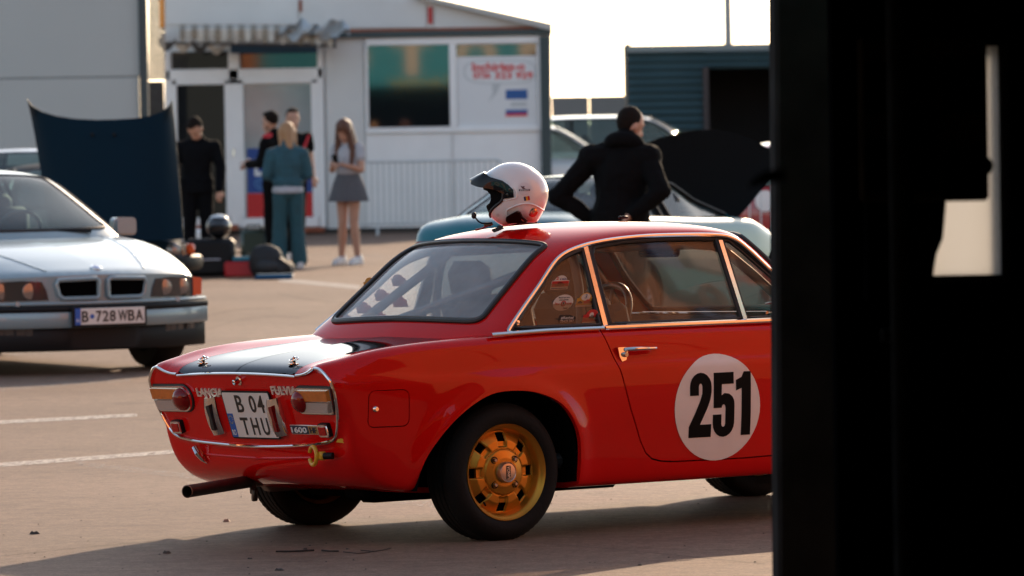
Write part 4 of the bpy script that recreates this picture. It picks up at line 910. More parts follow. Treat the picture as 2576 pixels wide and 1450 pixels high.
for sgn in (1, -1):
    def ssurf(a, b): return np.stack([a, sgn*(SY(b)-.012), b], 1)
    qw = [(.105, .846), (.26, .985), (.36, 1.075), (.43, 1.118), (.50, 1.142), (.558, 1.157), (.54, .846)]
    dw = [(.595, .846), (.602, 1.13), (.62, 1.16), (.77, 1.177), (.955, 1.183), (1.16, 1.181), (1.262, 1.176), (1.272, .846)]
    vw = [(1.305, .846), (1.298, 1.168), (1.325, 1.168), (1.375, 1.125), (1.52, .985), (1.655, .846)]
    patch('quarter_window', ssurf, [qw], .05, SGL if sgn < 0 else FGL, coupe, flange=0, flip=sgn > 0); patch('door_window', ssurf, [dw], .05, SGL if sgn < 0 else FGD, coupe, flange=0, flip=sgn > 0); patch('vent_window', ssurf, [vw], .05, SGL, coupe, flange=0, flip=sgn > 0)
    sp = lambda x_, z_, o=0.: (x_, sgn*(SY(z_)+o), z_)
    for L in (qw, dw):
        g = G(); g.tube([sp(a, b, -.006) for a, b in dens(L, .05)], .0085, 6, closed=True); g.build('window_rubber', BLACK, coupe)
    g = G(); g.tube([sp(a, b, -.006) for a, b in dens(vw, .05)], .007, 6, closed=True); g.build('window_rubber', BLACK, coupe)
    # drip rail along the roof edge
    R_ = RAIL[int(1.0*12):int(14.2*12)]; g = G(); g.tube([(p[0], sgn*(p[1]+.004), p[2]) for p in R_[::3]], .0085, 8); g.build('drip_rail', CHROME, coupe)
    g = G(); g.tube([(p[0]+.004, sgn*(p[1]-.008), p[2]-.017) for p in R_[::3]], .011, 6); g.build('rail_shadow_strip', BLACK, coupe)
    def bar(x0, x1, z0, z1, w, name, m=CHROME, o=.004):
        V = [sp(x0-w, z0, o), sp(x0+w, z0, o), sp(x1+w, z1, o), sp(x1-w, z1, o)]; V += [sp(x0-w, z0, o-.014), sp(x0+w, z0, o-.014), sp(x1+w, z1, o-.014), sp(x1-w, z1, o-.014)]
        obj(name, V, [(0, 1, 2, 3), (0, 4, 5, 1), (1, 5, 6, 2), (2, 6, 7, 3), (3, 7, 4, 0)], m, coupe, smooth=False)
    bar(.562, .575, .838, 1.165, .011, 'pillar_trim'); bar(1.289, 1.280, .838, 1.172, .010, 'vent_bar'); bar(.588, .592, .838, 1.165, .012, 'pillar_strip', BLACK, 0)
# stickers on the near quarter window
def sticker(x0, z0, w, h, shape, base, deco, name='window_sticker'):
    M = frame((x0, -(SY(z0)-.0095), z0), (1, 0, 0), (0, -1, -.444)); g = G()
    if shape == 'oval': poly = [(w/2*math.cos(t), h/2*math.sin(t)) for t in np.linspace(0, 2*math.pi, 24, endpoint=False)]
    elif shape == 'rally': poly = [(-w/2, -h/2), (w/2, -h/2), (w/2, h*.12)]+[(w*.36*math.cos(t), h*.12+h*.38*math.sin(t)) for t in np.linspace(.1, math.pi-.1, 12)]+[(-w/2, h*.12)]
    else: poly = [(-w/2, -h/2), (w/2, -h/2), (w/2, h*.2), (w*.1, h*.5), (-w/2, h*.5)]
    g.prism(poly, 0, .0006, M); o = g.build(name, base, coupe, smooth=False)
    for kind, m, dx, dy, ww, hh, t in deco:
        Md = M @ Matrix.Translation((dx*w, dy*h, .0008))
        if kind == 't': lettering('print', t, Md, ww*w, hh*h, .0004, m, o, .02)
        elif kind == 'car':
            g = G(); g.prism([(-.5*ww*w, -.5*hh*h), (.5*ww*w, -.5*hh*h), (.5*ww*w, -.05*hh*h), (.28*ww*w, .1*hh*h), (.12*ww*w, .5*hh*h), (-.15*ww*w, .5*hh*h), (-.32*ww*w, .1*hh*h), (-.5*ww*w, 0)], 0, .0004, Md); g.build('print', m, o, smooth=False)
        elif kind == 'o':
            g = G(); g.prism(ellipse(0, 0, ww*w/2, hh*h/2, 16), 0, .0004, Md); g.build('print', m, o, smooth=False)
        else:
            g = G(); g.box((0, 0, .0002), (ww*w, hh*h, .0004), 0, Md); g.build('print', m, o, smooth=False)
sW = mat('sticker_white', (.75, .7, .66), .4); sR = mat('sticker_red', (.6, .03, .025), .4); sY = mat('sticker_yellow', (.65, .36, .05), .4); sK = mat('sticker_black', (.012, .012, .012), .4); sB = mat('sticker_blue', (.03, .07, .25), .4)
sticker(.405, 1.022, .088, .062, 'rally', sW, [('b', sR, 0, -.1, .96, .4, ''), ('car', sK, 0, -.1, .55, .34, ''), ('t', sR, -.22, .3, .15, .2, '2'), ('t', sB, .12, .24, .4, .13, '4 MAI'), ('b', sB, 0, -.42, .9, .06, '')])
sticker(.39, .940, .102, .072, 'oval', sW, [('t', sK, 0, .31, .55, .11, 'Masina de epoca este ca'), ('t', sK, 0, .17, .45, .11, 'nevasta prietenului'), ('o', sR, .02, -.05, .26, .36, ''), ('o', sW, .02, -.05, .19, .26, ''), ('b', sK, .02, -.05, .07, .2, ''), ('t', sR, -.28, -.05, .22, .18, 'Poti s-o'), ('t', sR, .3, -.05, .24, .18, 'nu ai voie'), ('t', sK, .18, -.33, .24, .14, 'Lazar')])
sticker(.505, .948, .085, .062, 'rally', sY, [('o', sW, 0, .2, .55, .5, ''), ('t', sB, 0, .26, .14, .32, '3'), ('car', sR, .18, -.12, .5, .3, ''), ('car', sK, -.28, -.15, .3, .2, ''), ('b', sW, 0, -.43, .95, .1, '')])
sticker(.513, .880, .085, .062, 'rally', sR, [('o', sW, -.02, .12, .26, .36, ''), ('car', sK, .02, -.02, .34, .25, ''), ('b', sW, 0, -.43, .95, .1, ''), ('t', sW, .3, -.15, .25, .14, '1')])
sticker(.385, .873, .085, .04, 'flag', sK, [('t', sW, 0, .16, .75, .3, '#Revival'), ('t', sW, .04, -.2, .82, .3, 'TRACK DAY')])
# stickers on the far quarter window, seen through the rear glass
for x_, z_, m_ in ((.16, .89, sR), (.25, .93, sR), (.33, .98, sR), (.26, 1.03, sY), (.34, .89, sR), (.40, 1.04, sR), (.43, .95, sR)):
    g = G(); M = frame((x_, SY(z_)-.03, z_), (-1, 0, 0), (0, 1, -.444)); w, h = .075, .055
    g.prism([(-w/2, -h/2), (w/2, -h/2), (w/2, h*.12)]+[(w*.36*math.cos(t), h*.12+h*.38*math.sin(t)) for t in np.linspace(.1, math.pi-.1, 10)]+[(-w/2, h*.12)], -.0005, .0005, M); g.build('window_sticker', m_, coupe, smooth=False)
# quarter window catch
g = G(); g.lathe([(0, .012), (.01, .01), (.013, .003), (.013, 0)], 14, frame((.13, -(SY(.868)-.008), .868), (1, 0, 0), (0, -1, 0))); g.build('window_catch', CHROME, coupe)
# interior -------------------------------------------------------------
g = G(); g.box((1.0, 0, .30), (1.9, 1.3, .06), .02); g.box((.32, 0, .66), (.06, 1.2, .35), .02); g.build('cabin_floor', DARKIN, coupe)
g = G(); g.box((.20, 0, .805), (.34, 1.22, .02), .008); g.build('parcel_shelf', mat('shelf_grey', (.05, .05, .052), .7), coupe)
for s_ in (1, -1):
    g = G(); g.box((1.0, s_*.63, .57), (1.3, .03, .46), .01); g.build('door_card', DARKIN, coupe)
HL = mat('headlining', (.16, .145, .13), .9)
V, fs, N = patch_geo(CAN, [[(6, -.93), (10.6, -.93), (10.6, .93), (6, .93)]], .06, ST_, SW_, True, 0, .02); obj('headlining', V, fs, HL, coupe, True, N)
for s_ in (1, -1):
    seat = G(); seat.box((.95, s_*.33, .46), (.48, .46, .14), .05); a = seat.build('seat', DARKIN, coupe)
    g = G(); M = Matrix.Translation((.70, s_*.33, .72)) @ Matrix.Rotation(rad(-14), 4, 'Y'); g.box((0, 0, 0), (.12, .47, .52), .05, M); g.box((.05, .22, -.02), (.12, .06, .44), .03, M); g.box((.05, -.22, -.02), (.12, .06, .44), .03, M); g.build('backrest', DARKIN, a)
    g = G(); M = Matrix.Translation((.615, s_*.33, 1.03)) @ Matrix.Rotation(rad(-12), 4, 'Y'); g.box((0, 0, 0), (.09, .28, .17), .045, M); g.build('headrest', DARKIN, a)
g = G(); g.box((1.62, 0, .78), (.30, 1.24, .16), .06); g.build('dashboard', BLACKP, coupe)
g = G(); g.tube([(1.48, y_, .862) for y_ in np.linspace(-.58, .58, 8)], .008, 8); g.build('dash_trim', CHROME, coupe)
SWM = frame((1.28, .33, .82), (0, 1, 0), (-.88, 0, .48)); g = G()
WOODB = mat('steering_leather', (.06, .045, .038), .3, coat=.4)
g.tube([SWM @ Vector((.19*math.cos(a), .19*math.sin(a), 0)) for a in np.linspace(0, 2*math.pi, 36, endpoint=False)], .016, 10, closed=True); sw = g.build('steering_wheel', WOODB, coupe)
g = G()
for a in (rad(-90), rad(30), rad(150)): g.tube([SWM @ Vector((0, 0, -.04)), SWM @ Vector((.185*math.cos(a), .185*math.sin(a), 0))], .012, 6, sy=.4)
g.lathe([(0, .0), (.045, -.005), (.05, -.03), (.03, -.25)], 18, SWM); g.build('spokes', mat('spoke_black', (.03, .03, .03), .3, .6), sw)
CAGE = mat('roll_cage_grey', (.11, .115, .12), .35, .1, coat=.3)
for pts in ([(.56, -.50, .35), (.56, -.51, .9), (.56, -.46, 1.12), (.56, -.38, 1.19), (.56, .38, 1.19), (.56, .46, 1.12), (.56, .51, .9), (.56, .50, .35)],
            [(.56, -.42, 1.14), (.05, -.46, .82)], [(.56, .42, 1.14), (.05, .46, .82)], [(.56, -.40, 1.12), (.10, .42, .82)], [(.56, .0, .80), (.56, -.4, 1.15)],
            [(.56, -.44, 1.15), (1.2, -.46, 1.155), (1.36, -.50, 1.10), (1.62, -.60, .85)], [(.56, .44, 1.15), (1.2, .46, 1.155), (1.36, .50, 1.10), (1.62, .60, .85)]):
    g = G(); g.tube(spline(pts, 3) if len(pts) > 2 else pts, .02, 10); g.build('roll_cage_bar', CAGE, coupe)
g = G(); M = frame((1.36, -.02, 1.135), (0, -1, 0), (-1, 0, .1)); g.prism(rrect(-.13, .13, -.032, .032, .02), 0, .022, M); mr_ = g.build('rear_view_mirror', BLACKP, coupe)
g = G(); g.prism(rrect(-.122, .122, -.026, .026, .016), .022, .024, M); g.build('mirror_glass', mat('mirror', (.9, .9, .9), .02, 1.), mr_)
g = G(); g.tube([(1.40, -.02, 1.14), (1.43, -.02, 1.20)], .008, 8); g.build('mirror_stalk', BLACKP, mr_)
g = G(); g.tube([(.60, -.33, .96), (.64, -.30, .80), (.80, -.2, .56)], .022, 6, sy=.15); g.build('seat_belt', mat('belt_webbing', (.10, .095, .09), .6), coupe)
# wiper on the windscreen
g = G(); g.tube([(1.86, -.1, .89), (1.80, -.40, .915)], .006, 6); g.tube([(1.89, -.15, .88), (1.90, -.12, .86)], .01, 6); g.build('wiper', CHROME, coupe)
# front end ------------------------------------------------------------
fe = BODY(np.full(60, 3.1), np.linspace(0, 1, 60)); L = [(p[1], p[2]) for p in fe]; L = L+[(-y, z) for y, z in L[::-1]][1:-1]
def fs_(a, b): return np.stack([np.full(len(a), 3.085)+0*a, a, b], 1)
patch('front_panel', fs_, [L], .06, RED, coupe, flange=0)
g = G(); g.box((3.085, 0, .585), (.02, .96, .17), .02); gr = g.build('grille', BLACKP, coupe)
for k in range(9):
    g = G(); g.box((3.098, 0, .51+k*.0185), (.008, .94, .005), .001); g.build('grille_slat', CHROME, gr)
for s_ in (1, -1):
    for y_, r_ in ((.40, .08), (.23, .065)):
        g = G(); M = frame((3.09, s_*y_, .59), (0, 1, 0), (1, 0, 0)); g.lathe([(r_+.008, 0), (r_+.008, .03), (r_, .035)], 24, M); hl = g.build('headlight', CHROME, coupe)
        g = G(); g.lathe([(r_, .03), (r_*.7, .045), (0, .05)], 24, M); g.build('lens', CLEAR, hl)
    g = G(); g.tube(spline([(2.93, s_*.69, .44), (3.06, s_*.62, .44), (3.13, s_*.45, .44), (3.14, s_*.30, .44)], 4), .025, 8, sx=.6); g.build('front_bumper', CHROME, coupe)
LEAN[0] = 0
# wheels ---------------------------------------------------------------
GOLD = mat('gold_alloy', (.60, .275, .035), .36, .75, var=.12, scale=12); STEELD = mat('lug_steel', (.42, .38, .34), .35, 1.)
def make_wheel():
    """axis = local +Y outwards at y=0 (outer lip plane)"""
    w = bpy.data.objects.new('wheel', None); C.objects.link(w); MY = frame((0, 0, 0), (1, 0, 0), (0, 1, 0))
    rt = .277; tw_ = .175; g = G()
    prof = [(.186, -.008), (.192, .002), (.205, .012), (.225, .016), (.245, .012), (.260, 0), (.268, -.012), (.273, -.022)]
    for k in range(4):
        y0 = -.03-k*.031; prof += [(.277, y0), (.277, y0-.023), (.270, y0-.0245), (.270, y0-.0295)]
    prof += [(.275, -.155), (.268, -.168), (.25, -.178), (.22, -.176), (.19, -.16)]
    g.lathe(prof, 72, MY); g.build('tyre', TYRE, w)
    # tread blocks stand as cross sipes
    g = G()
    for k in range(64):
        a = 2*math.pi*k/64
        for y0 in (-.0415, -.1345):
            M = Matrix.Rotation(a+(.02 if y0 < -.1 else 0), 4, 'Y') @ Matrix.Translation((0, y0, .2768)) @ Matrix.Rotation(.35, 4, 'Z'); g.box((0, 0, 0), (.016, .020, .004), 0, M)
    tag(g.build('tread_blocks', TYRE, w), kind='stuff')
    def disc(a, b):
        r = np.sqrt(a*a+b*b); th = np.arctan2(b, a); k = np.abs(((th-math.pi/8*0)/(math.pi/4)+.5) % 1-.5)*(math.pi/4)
        base = np.interp(r, [0, .045, .058, .088, .094, .10, .128, .16, .165], [-.004, -.004, -.004, -.012, -.018, -.018, -.020, -.040, -.042])
        slot = (1/(1+np.exp((k*r-.0195)/.0011)))*(1/(1+np.exp((.101-r)/.0010)))*(1/(1+np.exp((r-.158)/.0012)))
        ring = .003*np.exp(-((r-.097)/.0018)**2)
        return np.stack([a, base-.013*slot-ring*0-.004*np.exp(-((r-.0935)/.002)**2), -b], 1)
    def sl(th, r0, r1, hw):
        P = []
        for r, s in ((r0, -1), (r0, 1), (r1, 1), (r1, -1)):
            an = th+s*hw/r; P.append((r*math.cos(an), r*math.sin(an)))
        return P
    holes = [sl(math.pi/4*k, .124, .158, .0185) for k in range(8)]
    V, fs, N = patch_geo(disc, [ellipse(0, 0, .165, .165, 96)]+holes, .0042, 1, 1, False, .016)
    obj('wheel_disc', V, fs, GOLD, w, True, N)
    g = G(); g.lathe([(.163, -.046), (.166, -.040), (.172, -.018), (.176, -.008), (.183, -.003), (.189, .002), (.1935, .008), (.1955, .004), (.195, -.006), (.186, -.02), (.17, -.06), (.168, -.15), (.185, -.165)], 80, MY); g.build('rim', GOLD, w)
    g = G(); g.lathe([(.168, -.062), (.08, -.065), (0, -.065)], 32, MY); g.lathe([(.12, -.06), (.12, -.10)], 32, MY); g.build('brake_drum', WELL, w)
    for k in range(4):
        a = math.pi/4+k*math.pi/2; p = (.070*math.cos(a), -.008, .070*math.sin(a)); M = frame(p, (1, 0, 0), (0, 1, 0))
        g = G(); g.lathe([(.0150, -.002), (.0145, .0035), (.0125, .004), (.0115, -.002)], 18, M); n_ = g.build('lug_nut', BLACKP, w)
        g = G(); g.lathe([(.0085, -.004), (.0085, .010), (.006, .013), (0, .013)], 6, M); g.lathe([(.0115, -.002), (0, -.001)], 18, M); g.build('nut', STEELD, n_)
    g = G(); g.lathe([(.043, -.006), (.0425, .012), (.038, .020), (.036, .018), (.029, .019), (0, .0195)], 32, MY); cp = g.build('hub_cap', mat('hub_cap_alloy', (.55, .47, .42), .28, .9), w)
    MT = frame((0, .0198, 0), (0, 0, 1), (0, 1, 0)); g = G(); g.box((0, 0, .0004), (.054, .021, .0012), 0, MT); g.build('cap_field', PBK, cp)
    lettering('cap_text', 'LANCIA', MT @ Matrix.Translation((0, 0, .001)), (.048), .014, .0008, SIL, cp, .01)
    g = G(); a = rad(-52); g.tube([(.150*math.cos(a), -.025, .150*math.sin(a)), (.162*math.cos(a), -.004, .162*math.sin(a))], .004, 8); g.build('valve', BLACKP, w)
    return w
wh = make_wheel(); first = True
for x_, s_ in ((0, -1), (0, 1), (2.33, -1), (2.33, 1)):
    w = wh if first else copy_tree(wh); first = False
    w.parent = coupe; w.location = (x_, s_*(.738 if x_ == 0 else .72), .274)
    w.rotation_euler = (0, rad(0 if s_ < 0 else 20), math.pi if s_ < 0 else 0)
# ================================================================ OTHER CARS (nose tip at local x = 0, tail at -length)
ALLOY = mat('alloy_silver', (.45, .45, .46), .3, .9); LAMPG = mat('lamp_dark', (.035, .033, .032), .08, coat=.8); LAMPB = mat('lamp_reflector', (.30, .28, .26), .18, .6)
ORNG = mat('indicator_orange', (.85, .10, .008), .2, coat=1.); TAILR = mat('tail_red', (.35, .01, .01), .2, coat=1.); CGL = glass('car_glass', (.45, .56, .56), 1.4, .09, (.55, .68, .70))
_wheel_cache = {}
def simple_wheel(r, w):
    k = (round(r, 3), w)
    if k in _wheel_cache: return _wheel_cache[k]
    MY = frame((0, 0, 0), (1, 0, 0), (0, 1, 0)); g = G(); ri = r*.66
    g.lathe([(ri-.005, -.01), (ri+.015, .008), (r-.04, .012), (r-.012, -.004), (r, -.03), (r, -w+.03), (r-.012, -w), (ri, -w)], 40, MY); t = (g.V, g.F)
    g = G(); g.lathe([(ri, -.002), (ri-.015, -.01), (ri-.025, -.05), (ri-.02, -w)], 40, MY); g.lathe([(0, -.012), (.06, -.016), (.07, -.03)], 24, MY)
    for k5 in range(5):
        a = 2*math.pi*k5/5
        for s in (-1, 1):
            b = a+s*.16; g.tube([(.05*math.cos(a), -.02, .05*math.sin(a)), ((ri-.015)*math.cos(b), -.022, (ri-.015)*math.sin(b))], .02, 6, sy=.6)
    rm = (g.V, g.F); _wheel_cache[k] = (t, rm); return t, rm
def car(name, label, loc, rz, sp, paint, group=None):
    root = thing(name, label, 'car', loc, rz, group); Ln = sp['L']; st_u = []; st_p = []
    cu = sp['st']; sb = sp.get('setback', .3); zfr = sp.get('ramp', 1.1)
    for u, W, zf, zs, zd in sorted(cu):
        h = zs-zf; st_u.append(u)
        st_p.append([(u, 0, zf), (u, .6*W, zf), (u, W-.10, zf), (u, W-.035, zf+.05), (u, W-.008, zf+.28*h), (u, W, zf+.52*h), (u, W-.003, zf+.66*h), (u, W-.012, zf+.74*h), (u, W-.03, zf+.90*h), (u, W-.055, zs-.012), (u, W-.10, zs+.004), (u, W-.24, zs+(zd-zs)*.45), (u, W*.45, zd-.006), (u, 0, zd)])
    S, Q = loft_surf(st_u, st_p, 180, 90, 14, (0, .25), (0, .25))
    def post(P):
        P = P.copy(); t = np.clip((P[:, 0]+zfr)/zfr, 0, 1); P[:, 0] -= t*sb*(np.abs(P[:, 1])/.93)**2.3
        t = np.clip((-Ln+.9-P[:, 0])/.9, 0, 1); P[:, 0] += t*sp.get('setback_r', .18)*(np.abs(P[:, 1])/.93)**2.3; return P
    S.post = None; qd, qn = Q[3], Q[10]
    def qz(u, z):
        lo = np.full(len(u), qd); hi = np.full(len(u), Q[9])
        for _ in range(22):
            m = (lo+hi)/2; zz = S(u, m)[:, 2]; lo = np.where(zz < z, m, lo); hi = np.where(zz < z, hi, m)
        return (lo+hi)/2
    holes = []
    for xc, r in sp['arch']:
        t = np.linspace(-.1, math.pi+.1, 30); P = np.stack([xc+r*np.cos(t), sp['wr']+r*np.sin(t)], 1); u = P[:, 0]; q = qz(u, P[:, 1]); qi = Q[2]-.08
        holes.append(np.vstack([np.stack([u, q], 1), [[u[-1], qi], [u[0], qi]]]))
    c0, c1 = sp['cabin']
    outer = [(-Ln, 0), (0, 0), (0, 1), (c1, 1), (c1-.25, Q[11]), (c1-.30, qn+.005), (c0+.2, qn+.005), (c0+.05, Q[11]), (c0, 1), (-Ln, 1)]
    S.post = post
    patch('body', S, [outer]+holes, .06, paint, root, 1, 2.6, flip=True, flange=.015, mirror=True)
    for xc, r in sp['arch']:
        for s in (1, -1):
            t = np.linspace(-.3, math.pi+.3, 24); V = []; W = float(np.interp(xc, *zip(*[(a[0], a[1]) for a in sorted(cu)])))
            for a in t: V += [(xc+(r+.01)*math.cos(a), s*(W-.04), sp['wr']+(r+.01)*math.sin(a)), (xc+(r+.01)*math.cos(a), s*.45, sp['wr']+(r+.01)*math.sin(a))]
            V.append((xc, s*.45, sp['wr'])); Fc = [(2*i, 2*i+2, 2*i+3, 2*i+1) for i in range(23)]+[(2*i+1, 2*i+3, 48) for i in range(23)]
            obj('wheel_well', V, Fc, WELL, root)
            (tv, tf), (rv, rf) = simple_wheel(sp['wr'], .21)
            M = Matrix.Translation((xc, s*(W-.01), sp['wr'])) @ Matrix.Rotation(0 if s > 0 else math.pi, 4, 'Z')
            g = G(); g.add(tv, tf, M); wt = g.build('wheel', TYRE, root); g = G(); g.add(rv, rf, M); g.build('rim', ALLOY, wt)
    # closing panels
    for u, nm, fl in ((0, 'nose_panel', False), (-Ln, 'tail_panel', True)):
        E_ = S(np.full(50, u), np.linspace(0, 1, 50)); L = [(p[1], p[2]) for p in E_]; L = L+[(-y, z) for y, z in L[::-1]][1:-1]
        f = sb if u == 0 else -sp.get('setback_r', .18)
        def ps(a, b, u=u, f=f): return np.stack([u-f*(np.abs(a)/.93)**2.3, a, b], 1)
        patch(nm, ps, [L], .07, paint, root, flip=fl, flange=0)
    # cabin
    K, RL = canopy_surf(sp['hoops'], 61, 8, 4, .6, .62); n = len(sp['hoops'])-1
    def loop(pts): return glass_loop(K, sub_pts(pts, 4))
    gr_, gf = sp['rear_glass'], sp['front_glass']
    ra = loop(gr_); fa = loop(gf)
    patch('roof', K, [[(0, -1), (n, -1), (n, 1), (0, 1)], ra, fa], .06, paint, root, .3, .7, flip=True, flange=.01)
    patch('rear_window', K, [ra], .08, CGL, root, .3, .7, flip=True, flange=0, off=-.006); patch('windscreen', K, [fa], .08, CGL, root, .3, .7, flip=True, flange=0, off=-.006)
    for L, nm in ((ra, 'window_seal'), (fa, 'window_seal')):
        D = dens(L*[.3, .7], .05)/[.3, .7]; P = K(D[:, 0], D[:, 1]); g = G(); g.tube([tuple(p) for p in P], .014, 6, closed=True); g.build(nm, BLACK, root)
    # side glass between the rail and the belt
    lo, hi = sp['side_glass']; i0, i1 = int(lo*8), int(hi*8)
    for s in (1, -1):
        R = RL[i0:i1+1]; zb = sp['belt']; top = [(p[0], s*(p[1]-.012), p[2]-.012) for p in R]; x0, x1 = R[0][0], R[-1][0]
        Wb = R[0][1]; bot = [(p[0], s*(sp['belt_y']-.01), zb) for p in R]
        V = top+bot; m = len(R); Fc = [(i, i+1, m+i+1, m+i) for i in range(m-1)]; obj('side_window', V, Fc, CGL, root)
        for xp in sp['pillars']:
            j = int(np.argmin(abs(R[:, 0]-xp))); g = G(); a, b = Vector(top[j]), Vector(bot[j]); g.tube([a+Vector((0, s*.006, 0)), b+Vector((0, s*.006, 0))], .03, 6, sx=.5); g.build('pillar', sp.get('pillar_mat', BLACKP), root)
        g = G(); g.tube([(p[0], s*(p[1]+.002), p[2]) for p in RL[8:-8:4]], .012, 6); g.build('roof_trim', sp.get('trim', BLACKP), root)
        if sp.get('mirror'):
            mx, my, mz = sp['mirror']; g = G(); g.prism(rrect(-.088, .088, -.064, .064, .034, 6), -.045, .03, frame((mx, s*my, mz), (0, 1, 0), (1, 0, 0))); g.prism(rrect(-.074, .074, -.05, .05, .03, 6), .03, .055, frame((mx, s*my, mz), (0, 1, 0), (1, 0, 0))); g.box((mx+.02, s*(my-.13), mz-.06), (.05, .1, .03), .01); g.build('wing_mirror', paint, root)
    # dark interior block: floor, seats
    g = G(); cx_ = (c0+c1)/2; g.box((cx_, 0, sp['belt']-.42), (c1-c0-.5, 1.2, .06), .02)
    for xx in (cx_+.25, cx_-.45):
        for s in (1, -1): g.box((xx, s*.36, sp['belt']-.12), (.14, .48, .62), .05); g.box((xx-.04, s*.36, sp['belt']+.20), (.09, .26, .16), .04)
    g.box((c1-.55, 0, sp['belt']-.08), (.3, 1.3, .18), .05); g.build('interior', DARKIN, root)
    g = G(); g.box((-Ln/2, 0, .24), (Ln*.75, 1.0, .12), .03); g.build('underbody', WELL, root)
    return root, S, post, sb
def sedan(L, zr, W=.9, sw=0.):
    """hoops and stations of a three-box car; L length, zr roof height"""
    k = L/4.5
    st = [(-L, W-.14, .36, .74, .78), (-L+.06, W-.08, .32, .84, .88), (-L+.3*k, W-.03, .24, .90, .95), (-L+.9*k, W-.005, .20, .92, .98), (-L*.5, W, .19, .92, .97), (-1.35*k, W-.005, .19, .90, .945), (-.85*k, W-.01, .20, .85, .90), (-.4*k, W-.03, .22, .77, .82), (-.12*k, W-.06, .26, .70, .75), (0, W-.10, .30, .64, .69)]
    rb = -L+.72*k; ro = -L+1.35*k; fo = -2.35*k; fb = -1.42*k
    h = [((rb-.02, W-.13, .88), (rb-.18, .90)), ((rb+.08, W-.15, .96), (rb-.08, .99)), ((rb+.38*k, W-.22, zr-.18), (rb+.28*k, zr-.15)), ((ro+.0, W-.28, zr-.08), (ro-.05, zr-.03)), ((ro+.45*k, W-.31, zr-.055), (ro+.42*k, zr)),
         ((fo-.25*k, W-.31, zr-.055), (fo-.22*k, zr)), ((fo, W-.29, zr-.085), (fo+.08*k, zr-.035)), ((fo+.28*k, W-.23, zr-.22), (fo+.42*k, zr-.20)), ((fb-.22*k, W-.14, .94), (fb-.05, .97)), ((fb-.12*k, W-.11, .86), (fb+.08, .86))]
    return dict(L=L, st=st, hoops=h, cabin=(rb-.1, fb), belt=.93, belt_y=W-.135, side_glass=(1.3, 7.8), pillars=(ro+.25*k, (ro+fo)/2-.02), arch=((-.86*k, .36), (-.86*k-.60*L, .36)), wr=.315,
                rear_glass=[(1.05, 0), (1.02, .35), (1.05, W-.27), (1.4, W-.29), (2.6, W-.36), (3.0, W-.42), (3.05, .25), (3.06, 0)], front_glass=[(6.1, 0), (6.1, .3), (6.15, W-.38), (6.5, W-.33), (7.6, W-.24), (7.95, W-.22), (8.05, .4), (8.08, 0)])
# ---- silver saloon, nose towards the viewer
SILV = mat('silver_blue_paint', (.25, .335, .36), .32, .2, coat=.7, var=.04, scale=3)
sp = sedan(4.98, 1.40, .93); sp['setback'] = .36; sp['wr'] = .325; sp['arch'] = ((-.86, .375), (-3.79, .375)); sp['mirror'] = (-1.78, 1.0, .97)
sp['st'] = [(-4.98, .78, .36, .76, .80), (-4.9, .84, .32, .86, .90), (-4.6, .90, .24, .92, .97), (-4.0, .925, .20, .93, .99), (-2.6, .93, .19, .925, .97), (-1.5, .925, .19, .905, .93), (-.95, .92, .20, .855, .882), (-.45, .905, .22, .78, .803), (-.15, .88, .24, .708, .733), (-.04, .86, .25, .675, .705), (0, .845, .26, .655, .68)]
_hp2 = sp['hoops']; sp['hoops'] = [((r_[0]+d_, r_[1]+.02, r_[2]), (c_[0]+d_, c_[1])) for (r_, c_), d_ in zip(_hp2, (0, 0, 0, 0, .05, .18, .26, .28, .28, .28))]; sp['cabin'] = (sp['cabin'][0], sp['cabin'][1]+.26); sp['belt_y'] += .02
nose = gnd(300, 935); _h = Vector((.485, -.875, 0)); loc0 = Vector((-2.79, 38.75, 0))
silver, S1, post1, sb1 = car('silver_saloon', 'silver saloon with twin kidney grille and Bucharest plate facing the viewer', loc0, math.atan2(-.875, .485), sp, SILV)
def NS(y, z, o=0.): return Vector((o-sb1*(abs(y)/.93)**2.3, y, z))
def nsurf(o): return lambda a, b: np.stack([o-sb1*(np.abs(a)/.93)**2.3, a, b], 1)
def npatch(name, poly, o, m, par=silver, fl=.02): return patch(name, nsurf(o), [poly], .05, m, par, flange=fl)
for s in (1, -1):
    kid = [(s*a, b) for a, b in ((.035, .535), (.05, .522), (.29, .522), (.32, .545), (.335, .62), (.32, .648), (.06, .655), (.035, .64))]
    kp = npatch('kidney_grille', kid, .012, mat('grille_black', (.002, .002, .002), .9, spec=.02), fl=.03)
    g = G(); g.tube([NS(a, b, .018) for a, b in dens(kid, .04)], .016, 8, closed=True); g.build('grille_surround', SILV, kp)
    hl = [(s*a, b) for a, b in ((.385, .515), (.80, .507), (.80, .638), (.55, .648), (.43, .64), (.40, .58))]
    hp = npatch('headlight', hl, .010, LAMPG)
    for y in (.505, .675):
        g = G(); g.lathe([(.056, .0), (.054, .004), (.03, .007), (0, .008)], 24, frame(NS(s*y, .577, .010), (0, 1, 0), (1, s*.25 if y > .6 else s*.15, 0))); g.build('lamp', LAMPB, hp)
    npatch('indicator', [(s*a, b) for a, b in ((.805, .507), (.905, .512), (.915, .625), (.805, .638))], .012, ORNG, fl=.05)
    fg = [(s*a, b) for a, b in ((.50, .275), (.80, .285), (.80, .335), (.50, .335))]; npatch('fog_lamp', fg, .03, LAMPG)
